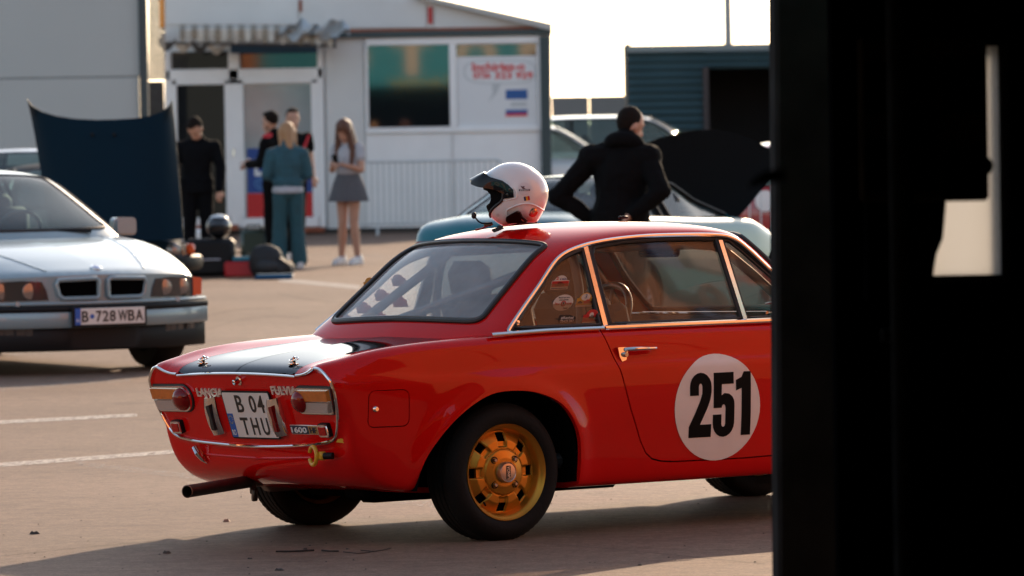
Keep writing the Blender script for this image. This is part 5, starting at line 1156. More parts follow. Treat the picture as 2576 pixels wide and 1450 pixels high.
def bumper_bar(name, z0, z1, o, m, ys=(-.93, .93), back=.55):
    g = G(); V = []; pts = [(y, 0) for y in np.linspace(ys[0], ys[1], 30)]
    sides = ys == (-.93, .93)
    P = []
    if sides: P += [Vector((-sb1-back, -.955, 0)), Vector((-sb1-.25, -.955, 0)), Vector((-sb1-.08, -.95, 0))]
    P += [NS(y, 0, o) for y, _ in pts]
    if sides: P += [Vector((-sb1-.08, .95, 0)), Vector((-sb1-.25, .955, 0)), Vector((-sb1-back, .955, 0))]
    n = len(P)
    for p in P:
        q = Vector((p.x, p.y, 0)); iw = Vector((-.05, -.03*np.sign(p.y)*(abs(p.y) > .8), 0))
        V += [q+iw+Vector((0, 0, z0)), q+Vector((-.012, 0, z0)), q+Vector((0, 0, z0+.015)), q+Vector((0, 0, z1-.015)), q+Vector((-.012, 0, z1)), q+iw*1.6+Vector((0, 0, z1))]
    g.add(V, [(i*6+j, (i+1)*6+j, (i+1)*6+j+1, i*6+j+1) for i in range(n-1) for j in range(5)]); return g.build(name, m, silver)
bumper_bar('bumper', .325, .445, .075, SILV); bumper_bar('bumper_strip', .43, .478, .085, BLACKP); bumper_bar('lower_valance', .165, .335, .03, BLACKP, back=.4); bumper_bar('bumper_lip', .476, .50, .06, SILV)
PMb = frame(NS(0, .40, .10), (0, 1, 0), (1, 0, 0)); g = G(); g.box((0, 0, 0), (.56, .14, .02), .006, PMb); bp = g.build('plate_holder', BLACKP, silver, smooth=False)
g = G(); g.box((0, 0, .012), (.52, .112, .008), .003, PMb); g.build('plate_face', PW, bp, smooth=False); g = G(); g.box((-.24, 0, .014), (.04, .112, .008), .001, PMb); g.build('country_band', EUB, bp, smooth=False)
for t, x, w in (('B', -.187, .05), ('7', -.085, .042), ('2', -.035, .045), ('8', .018, .045), ('W', .094, .07), ('B', .158, .05), ('A', .218, .056)): lettering('plate_letter', t, PMb @ Matrix.Translation((x, 0, .0165)), w, .075, .002, PBK, bp, .02)
g = G(); g.lathe([(.016, 0), (0, .001)], 16, PMb @ Matrix.Translation((-.135, 0, .018))); g.build('plate_seal', EUB, bp)
lettering('plate_letter', 'RO', PMb @ Matrix.Translation((-.24, -.025, .0185)), .026, .02, .001, WHITE, bp, .01)
p = Vector(S1(np.array([-.10]), np.array([1.]))[0]); g = G(); g.lathe([(.042, 0), (.042, .008), (.03, .012), (0, .013)], 24, frame(p, (1, 0, -.3), (.3, 0, 1))); em = g.build('bonnet_emblem', CHROME, silver)
g = G(); g.lathe([(.03, .0125), (0, .0145)], 4, frame(p, (1, 0, -.3), (.3, 0, 1))); g.build('emblem_field', EUB, em)
for s in (1, -1):
    xs = np.linspace(-1.35, -.08, 20); g = G(); Pn = []
    for x in xs:
        yy = .62-.25*((x+1.35)/1.27)**1.5; qs = np.linspace(.5, 1, 120); Q_ = S1(np.full(120, x), qs); Pn.append(Vector(Q_[np.argmin(abs(Q_[:, 1]-yy))])+Vector((0, 0, .001)))
    g.tube([(v.x, s*v.y, v.z) for v in Pn], .010, 6, sy=.5); g.build('bonnet_crease', SILV, silver)
    g = G(); yb_ = .5; g.tube([NS(s*.60, .485, .03), NS(s*.60, .492, .06)], .02, 8); g.build('washer_jet', SILV, silver)
g = G(); g.tube([(-1.36, y, .945+.02*(1-(y/.6)**2)) for y in np.linspace(-.6, .55, 8)], .012, 6); g.build('wiper', BLACKP, silver)
SWB = frame((-2.25, .38, .93), (0, 1, 0), (-.9, 0, .45)); g = G(); g.tube([SWB @ Vector((.18*math.cos(a), .18*math.sin(a), 0)) for a in np.linspace(0, 2*math.pi, 28, endpoint=False)], .015, 8, closed=True); g.build('steering_wheel', mat('grey_wheel', (.16, .16, .16), .4), silver)
# ---- dark blue saloon, bonnet tipped forward on its front hinge
NAVY = mat('dark_blue_paint', (.002, .016, .030), .6, spec=.08, var=.1, scale=2)
sp = sedan(4.4, 1.36, .80); a = at(266, 640, 51.0)
blue, S2, post2, sb2 = car('dark_blue_saloon', 'dark blue saloon with its bonnet tipped up towards the silver saloon', (a.x, 51.0, 0), rad(-78), sp, NAVY)
inv = Matrix.Rotation(rad(78), 4, 'Z')
def bl_(x, y, Y): return inv @ (at(x, y, Y)-Vector((a.x, 51.0, 0)))
top = [(68, 250), (82, 268), (105, 281), (140, 292), (185, 299), (240, 302), (290, 301), (340, 298), (380, 291), (408, 281), (425, 266), (433, 252)]
V = []; nr = 9
for j in range(nr):
    t = j/(nr-1)
    for i, (x, y) in enumerate(top):
        k = i/(len(top)-1); xb = 128+(462-128)*k; yb2 = 602+6*math.sin(math.pi*k); xx = x+(xb-x)*t**.85; yy = y+(yb2-y)*t
        V.append(bl_(xx, yy, 50.9+.22*(2*k-1)**4*(1-t*.5)+.18*(1-t)-.08*math.sin(math.pi*k)))
n = len(top); Fc = [(j*n+i, j*n+i+1, (j+1)*n+i+1, (j+1)*n+i) for j in range(nr-1) for i in range(n-1)]
nb = len(V); V2 = V+[v+inv @ Vector((0, .035, 0)) for v in V]; Fc += [tuple(q+nb for q in f[::-1]) for f in Fc]
bd = list(range(n))+[j*n+n-1 for j in range(1, nr)]+[(nr-1)*n+i for i in range(n-2, -1, -1)]+[j*n for j in range(nr-2, 0, -1)]
Fc += [(bd[i], bd[(i+1) % len(bd)], bd[(i+1) % len(bd)]+nb, bd[i]+nb) for i in range(len(bd))]
bn_ = obj('bonnet', V2, [f[::-1] for f in Fc], NAVY, blue)
for x, y in ((232, 339), (287, 339)): g = G(); p = bl_(x, y, 50.93); g.ball(p, .018, 8); g.build('washer_jet', BLACKP, bn_)
for s in (1, -1):
    for y in (.42, .62): g = G(); g.lathe([(.085, 0), (.08, .03), (.05, .045), (0, .05)], 24, frame((-.02-sb2*(y/.93)**2.3, s*y, .56), (0, 1, 0), (1, 0, 0))); hl = g.build('headlight', LAMPB if y > .5 else LAMPG, blue)
    g = G(); g.box((-.28, s*.80, .57), (.18, .08, .10), .02); g.build('indicator', ORNG, blue)
g = G(); g.tube([(-.9, -.9, .45), (-.35, -.9, .45), (-.1, -.7, .45), (.02, -.3, .45), (.03, 0, .45), (.02, .3, .45), (-.1, .7, .45), (-.35, .9, .45), (-.9, .9, .45)], .07, 8, sx=.6); g.build('bumper', BLACKP, blue)
# ---- teal coupe seen from behind, bonnet tipped forward on its front hinge
TEALP = mat('teal_paint', (.008, .15, .185), .35, spec=.3, coat=.4, var=.05, scale=3)
sp = sedan(3.95, 1.27, .82); sp['wr'] = .29; sp['setback_r'] = .14; hd = rad(62); loc5 = Vector((-.139, 41.5, 0))+Vector((math.cos(hd), math.sin(hd), 0))*3.95
sp['st'] = [(u, W, zf, zs+(.035 if u < -2.6 else 0), zd+(.035 if u < -2.6 else 0)) for u, W, zf, zs, zd in sp['st'] if u < -1.0]+[(-.75, .81, .20, .80, .83), (-.35, .79, .22, .69, .72), (-.11, .76, .26, .60, .63), (0, .72, .30, .55, .58)]
teal, S3, post3, sb3 = car('teal_coupe', 'teal coupe beyond the helmet with its black lined bonnet tipped open', loc5, hd, sp, TEALP)
for s in (1, -1):
    obj('tail_lamp', [(-3.965+.14*(y/.93)**2.3, s*y, z) for y, z in ((.46, .68), (.66, .68), (.66, .80), (.46, .80))], [(0, 1, 2, 3) if s < 0 else (3, 2, 1, 0)], TAILR, teal, smooth=False)
g = G(); g.lathe([(.075, 0), (.0, .002)], 24, frame((-3.962+.02, .36, .77), (0, 1, 0), (-1, 0, .05))); g.build('race_sticker', mat('sticker_cream', (.8, .75, .55), .5), teal)
MI = (Matrix.Translation(loc5) @ Matrix.Rotation(hd, 4, 'Z')).inverted(); NT = 44.6
arc = [(1600, 378), (1622, 362), (1660, 347), (1705, 335), (1750, 328), (1795, 326), (1840, 332), (1885, 347), (1925, 368), (1955, 392), (1962, 402)]
V = []; nr = 8; n = len(arc)
for j in range(nr):
    t = j/(nr-1)
    for i, (x, y) in enumerate(arc):
        k = i/(n-1); xb = 1650+(1830-1650)*k; yb2 = 552+26*k; xx = x+(xb-x)*t**1.25; yy = y+(yb2-y)*t; V.append(MI @ at(xx, yy, NT+.35*(.5-k)+.12*(1-t)+.08*math.sin(math.pi*k)))
Fc = [(j*n+i, j*n+i+1, (j+1)*n+i+1, (j+1)*n+i) for j in range(nr-1) for i in range(n-1)]; nb = len(V); off_ = MI.to_3x3() @ Vector((0, .03, 0)); V2 = V+[v+off_ for v in V]
Fc += [tuple(q+nb for q in f[::-1]) for f in Fc]
bd = list(range(n))+[j*n+n-1 for j in range(1, nr)]+[(nr-1)*n+i for i in range(n-2, -1, -1)]+[j*n for j in range(nr-2, 0, -1)]
Fc += [(bd[i], bd[(i+1) % len(bd)], bd[(i+1) % len(bd)]+nb, bd[i]+nb) for i in range(len(bd))]
ob_ = obj('bonnet', V2, [f[::-1] for f in Fc], mat('bonnet_underside', (.004, .004, .004), .8, spec=.1), teal); ob_['label'] = 'black underside of the raised bonnet'
g = G(); p, q = MI @ at(1655, 430, NT-.25), MI @ at(1664, 552, NT-.4); g.tube([p, q], .008, 6); g.build('bonnet_stay', mat('stay_grey', (.2, .2, .2), .4, .6), teal)
# ---- white and silver cars farther back, red car behind the barrier
WCAR = mat('white_car_paint', (.62, .63, .62), .3, coat=1.); GCAR = mat('silver_car_paint', (.42, .44, .44), .3, .4, coat=1.); RCAR = mat('red_car_paint', (.36, .008, .01), .3, coat=1.); BCAR = mat('dark_teal_paint', (.008, .03, .04), .3, coat=1.)
def estate(L, zr, W):
    sp = sedan(L, zr, W); k = L/4.5; z0 = zr-1.36
    sp['st'] = [(u, w, zf, zs+z0*.55, zd+z0*.55) for u, w, zf, zs, zd in sp['st']]; sp['belt'] += z0*.55
    h = sp['hoops']; rb = -L+.25*k; up = z0*.55
    H = [((rb-.08, W-.12, .88+up), (rb-.14, .88+up)), ((rb-.04, W-.14, .97+up), (rb-.10, 1.0+up)), ((rb+.10, W-.20, zr-.20), (rb+.05, zr-.17)), ((rb+.28, W-.27, zr-.08), (rb+.25, zr-.03)), ((rb+.8, W-.29, zr-.055), (rb+.8, zr))]
    H += [((r[0], r[1], r[2]+(up if r[2] < 1. else 0)), (c[0], c[1]+(up if c[1] < 1. else 0))) for r, c in h[5:]]
    sp['hoops'] = H; sp['cabin'] = (rb, sp['cabin'][1]); sp['pillars'] = (rb+.75, rb+1.75, rb+1.8); return sp
def park(name, label, x, y, Y, rz, sp, m, group=None):
    a = at(x, y, Y); t, *_ = car(name, label, (a.x, Y, 0), rz, sp, m, group); return t
park('white_hatchback', 'white hatchback half hidden behind the silver saloon and dark blue bonnet', -40, 400, 60, rad(-96), estate(4.2, 1.47, .86), WCAR)
park('silver_estate', 'silver estate car parked beyond the booth corner post', 1745, 400, 91, rad(6), estate(4.5, 1.62, .88), GCAR)
park('white_people_carrier', 'white people carrier parked right in front of the ribbed shed', 1985, 400, 96, rad(3), estate(4.7, 1.74, .92), WCAR)
rc = park('red_hatchback', 'red hatchback with a white roundel behind the crowd barrier', 2740, 500, 60, 0, estate(4.0, 1.42, .84), RCAR)
g = G(); p = at(1926, 506, 59.14); g.lathe([(.11, 0), (.0, .004)], 28, (Matrix.Translation(rc.location) @ Matrix.Rotation(0, 4, 'Z')).inverted() @ frame(p, (1, 0, 0), (0, -1, 0))); g.build('roundel', WHITE, rc)
# ================================================================ PEOPLE (joints in metres, x to the person's left... y forward, z up)
def hand(g, wrist, elbow, curl=.5, r=1., tw=0.):
    """palm with five separate bent fingers"""
    w = Vector(wrist); d = (w-Vector(elbow)).normalized(); s = d.cross(Vector((0, 0, 1)))
    if s.length < .2: s = Vector((0, 1, 0))
    s.normalize(); nrm = s.cross(d).normalized()
    if tw: q = Matrix.Rotation(tw, 3, d); s = q @ s; nrm = q @ nrm
    pc_ = w+d*.045; cone(g, w-d*.01, w+d*.03, .026*r, .03*r, 8)
    for k in range(4):
        b = pc_+s*(-.027+.018*k)+d*.03; L_ = (.075, .085, .08, .062)[k]
        cone(g, w+d*.02+s*(-.014+.009*k), b, .016*r, .011*r, 6)
        m = b+d*L_*.5*math.cos(curl)-nrm*L_*.5*math.sin(curl); e_ = m+d*L_*.45*math.cos(curl*2.2)-nrm*L_*.45*math.sin(curl*2.2); cone(g, b, m, .010*r, .009*r, 6); cone(g, m, e_, .009*r, .0075*r, 6)
    t0 = w+d*.02-s*.025; t1 = t0+d*.03-s*.028-nrm*.01; t2 = t1+d*.03-s*.004-nrm*.008; cone(g, t0, t1, .013*r, .011*r, 6); cone(g, t1, t2, .011*r, .009*r, 6)
HAIRD = mat('dark_hair', (.012, .008, .006), .8, spec=.1, bump=.5, bscale=120); HAIRB = mat('brown_hair', (.10, .035, .016), .5, bump=.5, bscale=120); HAIRL = mat('blond_hair', (.36, .19, .085), .5, bump=.5, bscale=120)
SHOEW = mat('white_trainer', (.68, .66, .64), .5); SHOEK = mat('black_shoe', (.012, .012, .012), .5)
def person(label, loc, rz, J, sex='m', top=None, legs=None, hair=None, shoes=None, hs=1., curl=.5, group=None, bulk=0.):
    """J: joint dict; body is one continuous skin, clothes and hair are its children"""
    root = thing('person', label, 'person', loc, rz, group); f = .92 if sex == 'f' else 1.
    j = dict(pel=(0, 0, .95), chest=(0, .01, 1.28), neck=(0, 0, 1.47), head=(0, .03, 1.62), sL=(.185*f, 0, 1.42), sR=(-.185*f, 0, 1.42), eL=(.25*f, -.03, 1.13), eR=(-.25*f, -.03, 1.13), wL=(.24*f, .08, .90), wR=(-.24*f, .08, .90),
             hL=(.09, 0, .92), hR=(-.09, 0, .92), kL=(.10, .02, .50), kR=(-.10, .02, .50), aL=(.10, -.02, .09), aR=(-.10, -.02, .09), look=(0, 1, -.1))
    j.update(J); v = {k: Vector(q) for k, q in j.items()}; lk = v['look'].normalized(); side = lk.cross(Vector((0, 0, 1))).normalized(); upv = side.cross(lk)
    MH = Matrix(((side.x, lk.x, upv.x, v['head'].x), (side.y, lk.y, upv.y, v['head'].y), (side.z, lk.z, upv.z, v['head'].z), (0, 0, 0, 1))) @ Matrix.Diagonal((1.07, 1.07, 1.07, 1))
    def torso(g, gr=0., cut=0.):
        pel, ch, nk = v['pel'], v['chest'], v['neck']; rows = [(pel-Vector((0, 0, .06-cut*1.4)), .155*f, .105), (pel+Vector((0, 0, .04+cut*1.1)), .160*(1.03 if sex == 'f' else 1), .108), (pel.lerp(ch, .45), .135*f, .095), (ch, .158*f, .115), (ch.lerp(nk, .45), .152*f, .105), (ch.lerp(nk, .72), .105*f, .085)]
        sd = (v['sL']-v['sR']).normalized(); V = []; n = 16
        for p, a, b in rows:
            fw = Vector((0, 0, 1)).cross(sd).normalized()
            for i in range(n): t = 2*math.pi*i/n; V.append(p+sd*(a+gr)*math.cos(t)+fw*(b+gr)*math.sin(t))
        Fc = [(r*n+i, r*n+(i+1) % n, (r+1)*n+(i+1) % n, (r+1)*n+i) for r in range(5) for i in range(n)]+[tuple(range(n))[::-1], tuple(range(5*n, 6*n))]; g.add(V, Fc)
        for s in 'LR': cone(g, ch.lerp(nk, .40), v['s'+s]-Vector((0, 0, .03)), .085+gr, .062*f+gr*.8); cone(g, nk-Vector((0, 0, .03)), v['s'+s]-Vector((0, 0, .025)), .058+gr*.6, .05*f+gr*.6)
    def arm(g, s, gr=0., to=1.):
        a, b, c = v['s'+s]-Vector((0, 0, .03)), v['e'+s], v['w'+s]; cone(g, a, b, .056*f+gr, .043*f+gr); c2 = b.lerp(c, to); cone(g, b, c2, .043*f+gr, (.043+(.029-.043)*to)*f+gr)
    def leg(g, s, gr=0., to=1., flare=0.):
        a, b, c = v['h'+s], v['k'+s], v['a'+s]; cone(g, a, b, .088+gr, .056+gr+flare*.3)
        if to > 0: m = b.lerp(c, .35); cone(g, b, m, .056+gr+flare*.3, .055+gr+flare*.5); cone(g, m, b.lerp(c, to), .055+gr+flare*.5, .038+gr+flare)
    g = G(); torso(g)
    for s in 'LR':
        arm(g, s); leg(g, s); hand(g, v['w'+s], v['e'+s], curl, hs); a = v['a'+s]; fd = Vector((a.x*.0, 1, 0)); cone(g, a-Vector((0, .02, .03)), a+Vector((0, .13, -.055)), .035, .03)
    cone(g, v['neck']-Vector((0, 0, .05)), v['head']-upv*.05, .056*f, .052*f)
    g.ball((0, -.005, .03), (.074, .095, .105), 16, MH); g.ball((0, .035, -.045), (.058, .06, .075), 14, MH)
    cone(g, MH @ Vector((0, .088, .015)), MH @ Vector((0, .108, -.022)), .011, .015, 8); g.ball((0, .088, -.062), (.026, .012, .008), 8, MH)
    for s in (-1, 1): g.ball((s*.074, -.01, -.005), (.010, .018, .032), 8, MH); g.ball((s*.032, .075, .042), (.02, .014, .007), 8, MH)
    body = remesh('body', g, SKIN, root, .010, 3)
    for s in (-1, 1): g = G(); g.ball((s*.031, .083, .012), (.011, .008, .007), 8, MH); g.build('eye', mat('eye_dark', (.03, .02, .015), .2), root)
    if hair:
        style, m = hair; g = G()
        if style == 'short':
            g.ball((0, -.030, .050), (.080, .086, .092), 16, MH); g.ball((0, .012, .100), (.068, .072, .036), 12, MH)
        elif style == 'buzz': g.ball((0, -.020, .038), (.0775, .094, .104), 16, MH)
        elif style == 'bob':
            g.ball((0, -.015, .045), (.088, .102, .105), 16, MH)
            for s in (-1, 1): cone(g, MH @ Vector((s*.07, -.02, .03)), MH @ Vector((s*.072, -.03, -.13)), .04, .03)
            cone(g, MH @ Vector((0, -.07, .02)), MH @ Vector((0, -.075, -.14)), .06, .05)
        else:
            g.ball((0, -.012, .045), (.087, .102, .102), 16, MH)
            for s in (-1, 1):
                p = MH @ Vector((s*.07, .01, .02)); cone(g, p, v['s'+('L' if s*side.dot(v['sL']-v['sR']) > 0 else 'R')]*.6+v['neck']*.4+Vector((0, .055, -.05)), .04, .045); cone(g, v['neck']*.4+v['s'+('L' if s*side.dot(v['sL']-v['sR']) > 0 else 'R')]*.6+Vector((0, .055, -.05)), v['chest']+Vector((s*.10, .10, -.10)), .045, .022)
            cone(g, MH @ Vector((0, -.06, .02)), v['chest']+Vector((0, -.13, .05)), .075, .085); cone(g, v['chest']+Vector((0, -.13, .05)), v['chest']+Vector((0, -.15, -.22)), .085, .04)
        remesh('hair', g, m, root, .010, 3, .003)
    if top:
        m, sl, gr, hem = top; g = G(); torso(g, gr+bulk, cut=max(0, -hem))
        for s in 'LR': arm(g, s, gr, sl) if sl > .05 else cone(g, v['s'+s], v['s'+s].lerp(v['e'+s], .45), .056*f+gr, .055*f+gr)
        if hem > 0: g.lathe([(.001, -.02), (.175*f+gr, -.02), (.165*f+gr, .15), (.001, .15)], 20, Matrix.Translation(v['pel']-Vector((0, 0, hem))) @ Matrix.Diagonal((1, .72, 1, 1)))
        if sl > .5: cone(g, v['neck']-Vector((0, .02, .06)), v['neck']+Vector((0, -.01, .01)), .085+gr, .072+gr)
        remesh('top', g, m, root, .012, 3, .010)
    if legs:
        m, to, gr, fl_ = legs; g = G()
        for s in 'LR': leg(g, s, gr, to, fl_)
        g.ball(v['pel']-Vector((0, 0, .01)), (.165*f+gr, .118+gr, .12), 16); remesh('trousers', g, m, root, .012, 3, .009)
    if shoes:
        for s in 'LR':
            a = v['a'+s]; fd = v.get('toe'+s, Vector((0, 1, 0))); g = G(); up_ = Vector((0, 0, 1)); q = Vector((a.x, a.y, max(.0, a.z-.09)))
            cone(g, q+Vector((0, 0, .055))-fd*.05, q+Vector((0, 0, .042))+fd*.15, .047, .038); cone(g, q+Vector((0, 0, .10))-fd*.02, q+Vector((0, 0, .05))+fd*.03, .045, .045); g.box(q+Vector((0, 0, .015))+fd*.055, (.088, .285, .03) if abs(fd.y) > .7 else (.285, .088, .03), .014); remesh('shoe', g, shoes, root, .010, 2)
    return root, v
DENIM = mat('blue_denim', (.022, .085, .105), .85, var=.25, scale=10, bump=.3, bscale=200); BLK = mat('black_cloth', (.005, .005, .0055), .95, spec=.1, var=.3, scale=8, bump=.3, bscale=90); BLKN = mat('black_suit', (.004, .0045, .006), .95, spec=.1, var=.3, scale=8); WTOP = mat('white_cloth', (.46, .47, .50), .9, spec=.1, var=.15, scale=12); GREYP = mat('grey_pleated', (.11, .11, .12), .85, var=.15, scale=20)
# man in the black hoodie, hands on hips, back to the viewer (41 m)
a = at(1562, 600, 40.8)
hood, v = person('person in black hooded jacket with hands on hips beyond the red coupe', (a.x, 40.8, 0), rad(-14), dict(eL=(.33, -.13, 1.16), eR=(-.45, -.04, 1.13), wL=(.12, -.15, 1.0), wR=(-.24, .02, .98), look=(.66, .72, -.38), head=(.06, .09, 1.62), sL=(.20, 0, 1.43), sR=(-.20, 0, 1.43), pel=(0, 0, .96), chest=(.02, .02, 1.30), neck=(.035, .05, 1.51)), top=(BLK, .93, .028, .10), legs=(BLK, 1., .02, .02), hair=('buzz', HAIRD), shoes=SHOEK, curl=.35, hs=1.1, bulk=.03)
g = G()
for k in range(10):
    t = math.pi*(k/9); pass
g.tube([v['neck']+Vector((.10*math.cos(t), -.045-.075*math.sin(t), -.02+.045*math.sin(t))) for t in np.linspace(-.5, math.pi+.5, 14)], .058, 10); remesh('hood', g, BLK, hood, .012, 4, .005)
# man in black suit bending his head beside the blue bonnet (58 m)
a = at(500, 600, 66)
person('person in black suit looking down beside the dark blue bonnet', (a.x, 66, 0), rad(175), dict(look=(.25, .62, -.75), head=(0, .10, 1.64), neck=(0, .03, 1.52), sL=(.20, .0, 1.47), sR=(-.20, 0, 1.47), eL=(.27, 0, 1.20), eR=(-.28, .02, 1.2), wL=(.25, .12, .98), wR=(-.27, .14, .93), pel=(0, 0, .98), chest=(0, .02, 1.33)), top=(BLKN, .95, .022, .06), legs=(BLKN, 1., .015, .015), hair=('short', HAIRD), shoes=SHOEK)
# group by the door: two men in black and red, woman in denim
a = gnd(728, 678)
den, v = person('person in denim jacket and wide jeans with blond bob facing the booth door', (a.x, a.y, 0), rad(8), dict(look=(-.15, 1, -.2), head=(0, .03, 1.555), neck=(0, 0, 1.42), sL=(.175, 0, 1.365), sR=(-.175, 0, 1.365), eL=(.235, .02, 1.10), eR=(-.235, .02, 1.10), wL=(.16, .22, 1.08), wR=(-.16, .22, 1.08), chest=(0, 0, 1.23), pel=(0, 0, .92), hL=(.085, 0, .89), hR=(-.085, 0, .89), aL=(.12, -.02, .09), aR=(-.12, -.02, .09)), 'f', top=(mat('denim_jacket', (.028, .095, .125), .9, var=.3, scale=9, bump=.3, bscale=150), .95, .03, -.07), legs=(DENIM, .97, .014, .045), hair=('bob', HAIRL), shoes=SHOEW)
g = G(); g.lathe([(.172, 0), (.184, .012), (.182, .06), (.15, .09)], 20, Matrix.Translation((0, 0, .885)) @ Matrix.Diagonal((1, .78, 1, 1))); g.build('shirt_hem', WTOP, den)
a = gnd(716, 664)
m1, v = person('person with beard and black red jacket holding a pale phone near the door', (a.x-.10, a.y, 0), rad(62), dict(look=(.2, 1, -.1), head=(0, .05, 1.70), neck=(0, 0, 1.54), sL=(.20, 0, 1.49), sR=(-.20, 0, 1.49), eL=(.25, .06, 1.22), eR=(-.25, .04, 1.22), wL=(.12, .34, 1.22), wR=(-.10, .32, 1.2), chest=(0, .02, 1.35), pel=(0, 0, .99)), top=(BLK, .95, .02, .06), legs=(BLK, 1., .015, .012), hair=('short', HAIRD), shoes=SHOEW)
REDC = mat('red_cloth', (.5, .02, .03), .8)
g = G()
for s in 'LR': cone(g, v['s'+s]+Vector((0, 0, .035)), v['s'+s].lerp(v['neck'], .5)+Vector((0, 0, .035)), .045, .04)
remesh('shoulder_panel', g, REDC, m1, .01, 2)
g = G(); g.ball((0, .06, 1.638), (.062, .055, .035), 10); g.build('beard', HAIRD, m1)
p = m1.matrix_basis @ Vector((.0, .42, 1.24)); g = G(); g.box((0, 0, 0), (.075, .15, .01), .004, Matrix.Rotation(rad(-25), 4, 'X')); o = tag(g.build('phone', mat('pale_phone', (.65, .66, .7), .3), smooth=False), 'pale phone held out by the bearded person in black', 'phone'); o.location = p; o.rotation_euler = (0, 0, rad(62))
a = gnd(768, 655)
m2, v = person('person in black T-shirt with red stripe standing behind the denim jacket', (a.x-.16, a.y+.6, 0), rad(-150), dict(look=(.3, 1, 0), head=(0, .03, 1.74), neck=(0, 0, 1.57), sL=(.21, 0, 1.51), sR=(-.21, 0, 1.51), eL=(.27, -.02, 1.24), eR=(-.27, -.02, 1.24), wL=(.28, .08, 1.0), wR=(-.22, .14, 1.02), chest=(0, .01, 1.37), pel=(0, 0, 1.0), kR=(-.1, -.02, .52), aR=(-.12, -.12, .11)), top=(BLK, .0, .022, .06), legs=(BLK, 1., .015, .012), hair=('short', HAIRD), shoes=mat('beige_trainer', (.5, .45, .40), .6))
g = G(); cone(g, v['sR']+Vector((0, .05, .03)), v['chest']+Vector((-.1, .12, .02)), .02, .02); cone(g, v['sR']+Vector((-.02, -.05, .0)), v['sR'].lerp(v['eR'], .3)+Vector((-.05, -.03, 0)), .025, .02); remesh('red_stripe', g, REDC, m2, .008, 1)
# girl in white top and grey pleated skirt looking at her phone
a = gnd(880, 667)
gl, v = person('person with long brown hair, white top and grey pleated skirt looking at phone', (a.x, a.y, 0), rad(152), dict(look=(.1, .8, -.6), head=(0, .07, 1.59), neck=(0, .01, 1.45), sL=(.165, 0, 1.39), sR=(-.165, 0, 1.39), eL=(.20, .03, 1.13), eR=(-.20, .03, 1.13), wL=(.07, .24, 1.20), wR=(-.08, .24, 1.19), chest=(0, 0, 1.27), pel=(0, 0, .97), hL=(.085, 0, .93), hR=(-.085, 0, .93), kL=(.07, .03, .51), kR=(-.075, .02, .51), aL=(.12, -.02, .09), aR=(-.10, -.02, .09)), 'f', top=(WTOP, .0, .010, -.12), hair=('long', HAIRB), shoes=SHOEW, curl=.9)
g = G(); V = []; n = 64
for r, z in ((.135, 1.10), (.185, .98), (.225, .84), (.245, .755)):
    for i in range(n): t = 2*math.pi*i/n; q = r*(1+(.045 if i % 2 else 0)*(1.12-z)*3); V.append((q*math.cos(t), q*.78*math.sin(t), z))
g.add(V, [(r*n+i, r*n+(i+1) % n, (r+1)*n+(i+1) % n, (r+1)*n+i) for r in range(3) for i in range(n)]); g.build('pleated_skirt', GREYP, gl)
p = gl.matrix_basis @ Vector((.0, .30, 1.25)); g = G(); g.box((0, 0, 0), (.072, .012, .15), .004, Matrix.Rotation(rad(-30), 4, 'X')); o = tag(g.build('phone', BLACKP, smooth=False), 'black phone held by the person in pleated skirt', 'phone'); o.location = p; o.rotation_euler = (0, 0, rad(152))
# ================================================================ HELMET on the coupe roof
MC = Matrix.Translation(coupe.location) @ Matrix.Rotation(TH, 4, 'Z')
_hp = MC @ Vector((.57, -.06, 1.262))
HO = at(1296, 570, _hp.y); HO = Vector((HO.x, _hp.y, HO.z))
# local: x = picture right (back of the head), z up, y away; metres per picture pixel at that distance
kpx = _hp.y/F
def hx(x, y): return ((x-1296)*kpx, (570-y)*kpx)
HW = mat('helmet_white', (.82, .77, .73), .22, coat=1., var=.03, scale=5); PAD = mat('helmet_padding', (.006, .006, .006), .9, spec=.05, bump=.3, bscale=120)
helmet = thing('racing_helmet', 'white open face racing helmet with black peak resting on the red coupe roof', 'helmet', HO, rad(-4))
cX, cZ = hx(1303, 492)
# crop coordinates -> display pixels
cp = lambda x, y: ((1700+x/4.2636)/1.4907, (560+y/4.2636)/1.4907)
out_px = [(545, 372), (640, 310), (760, 245), (870, 215), (990, 208), (1110, 225), (1230, 270), (1340, 345), (1430, 430), (1490, 530), (1525, 640), (1528, 740), (1505, 860), (1460, 970), (1400, 1080), (1340, 1165), (1200, 1180), (1000, 1195), (780, 1218), (690, 1160), (600, 1075), (520, 900), (480, 700), (500, 480)]
OUT = [hx(*cp(x, y)) for x, y in out_px]; ang = [math.atan2(z-cZ, x-cX) for x, z in OUT]; rr = [math.hypot(x-cX, z-cZ) for x, z in OUT]
od = np.argsort(ang); A_ = np.array(ang)[od]; R_ = np.array(rr)[od]; A3 = np.concatenate([A_-2*math.pi, A_, A_+2*math.pi]); R3 = np.concatenate([R_, R_, R_])
RF = lambda t: pchip(A3, R3, t)
HB = .125
def hsurf(sgn):
    def S(p, q):
        a = np.sqrt(p*p+q*q)+1e-9; t = np.arctan2(q, p); r = RF(t)*np.sin(np.minimum(a, math.pi/2)); return np.stack([cX+r*np.cos(t), sgn*HB*np.cos(np.minimum(a, math.pi/2))**.85, cZ+r*np.sin(t)], 1)
    return S
def to_dom(pts):
    o = []
    for x, y in pts:
        X, Z = hx(*cp(x, y)); t = math.atan2(Z-cZ, X-cX); r = min(.9995, math.hypot(X-cX, Z-cZ)/float(RF(np.array([t]))[0])); a = math.asin(r); o.append((a*math.cos(t), a*math.sin(t)))
    return o
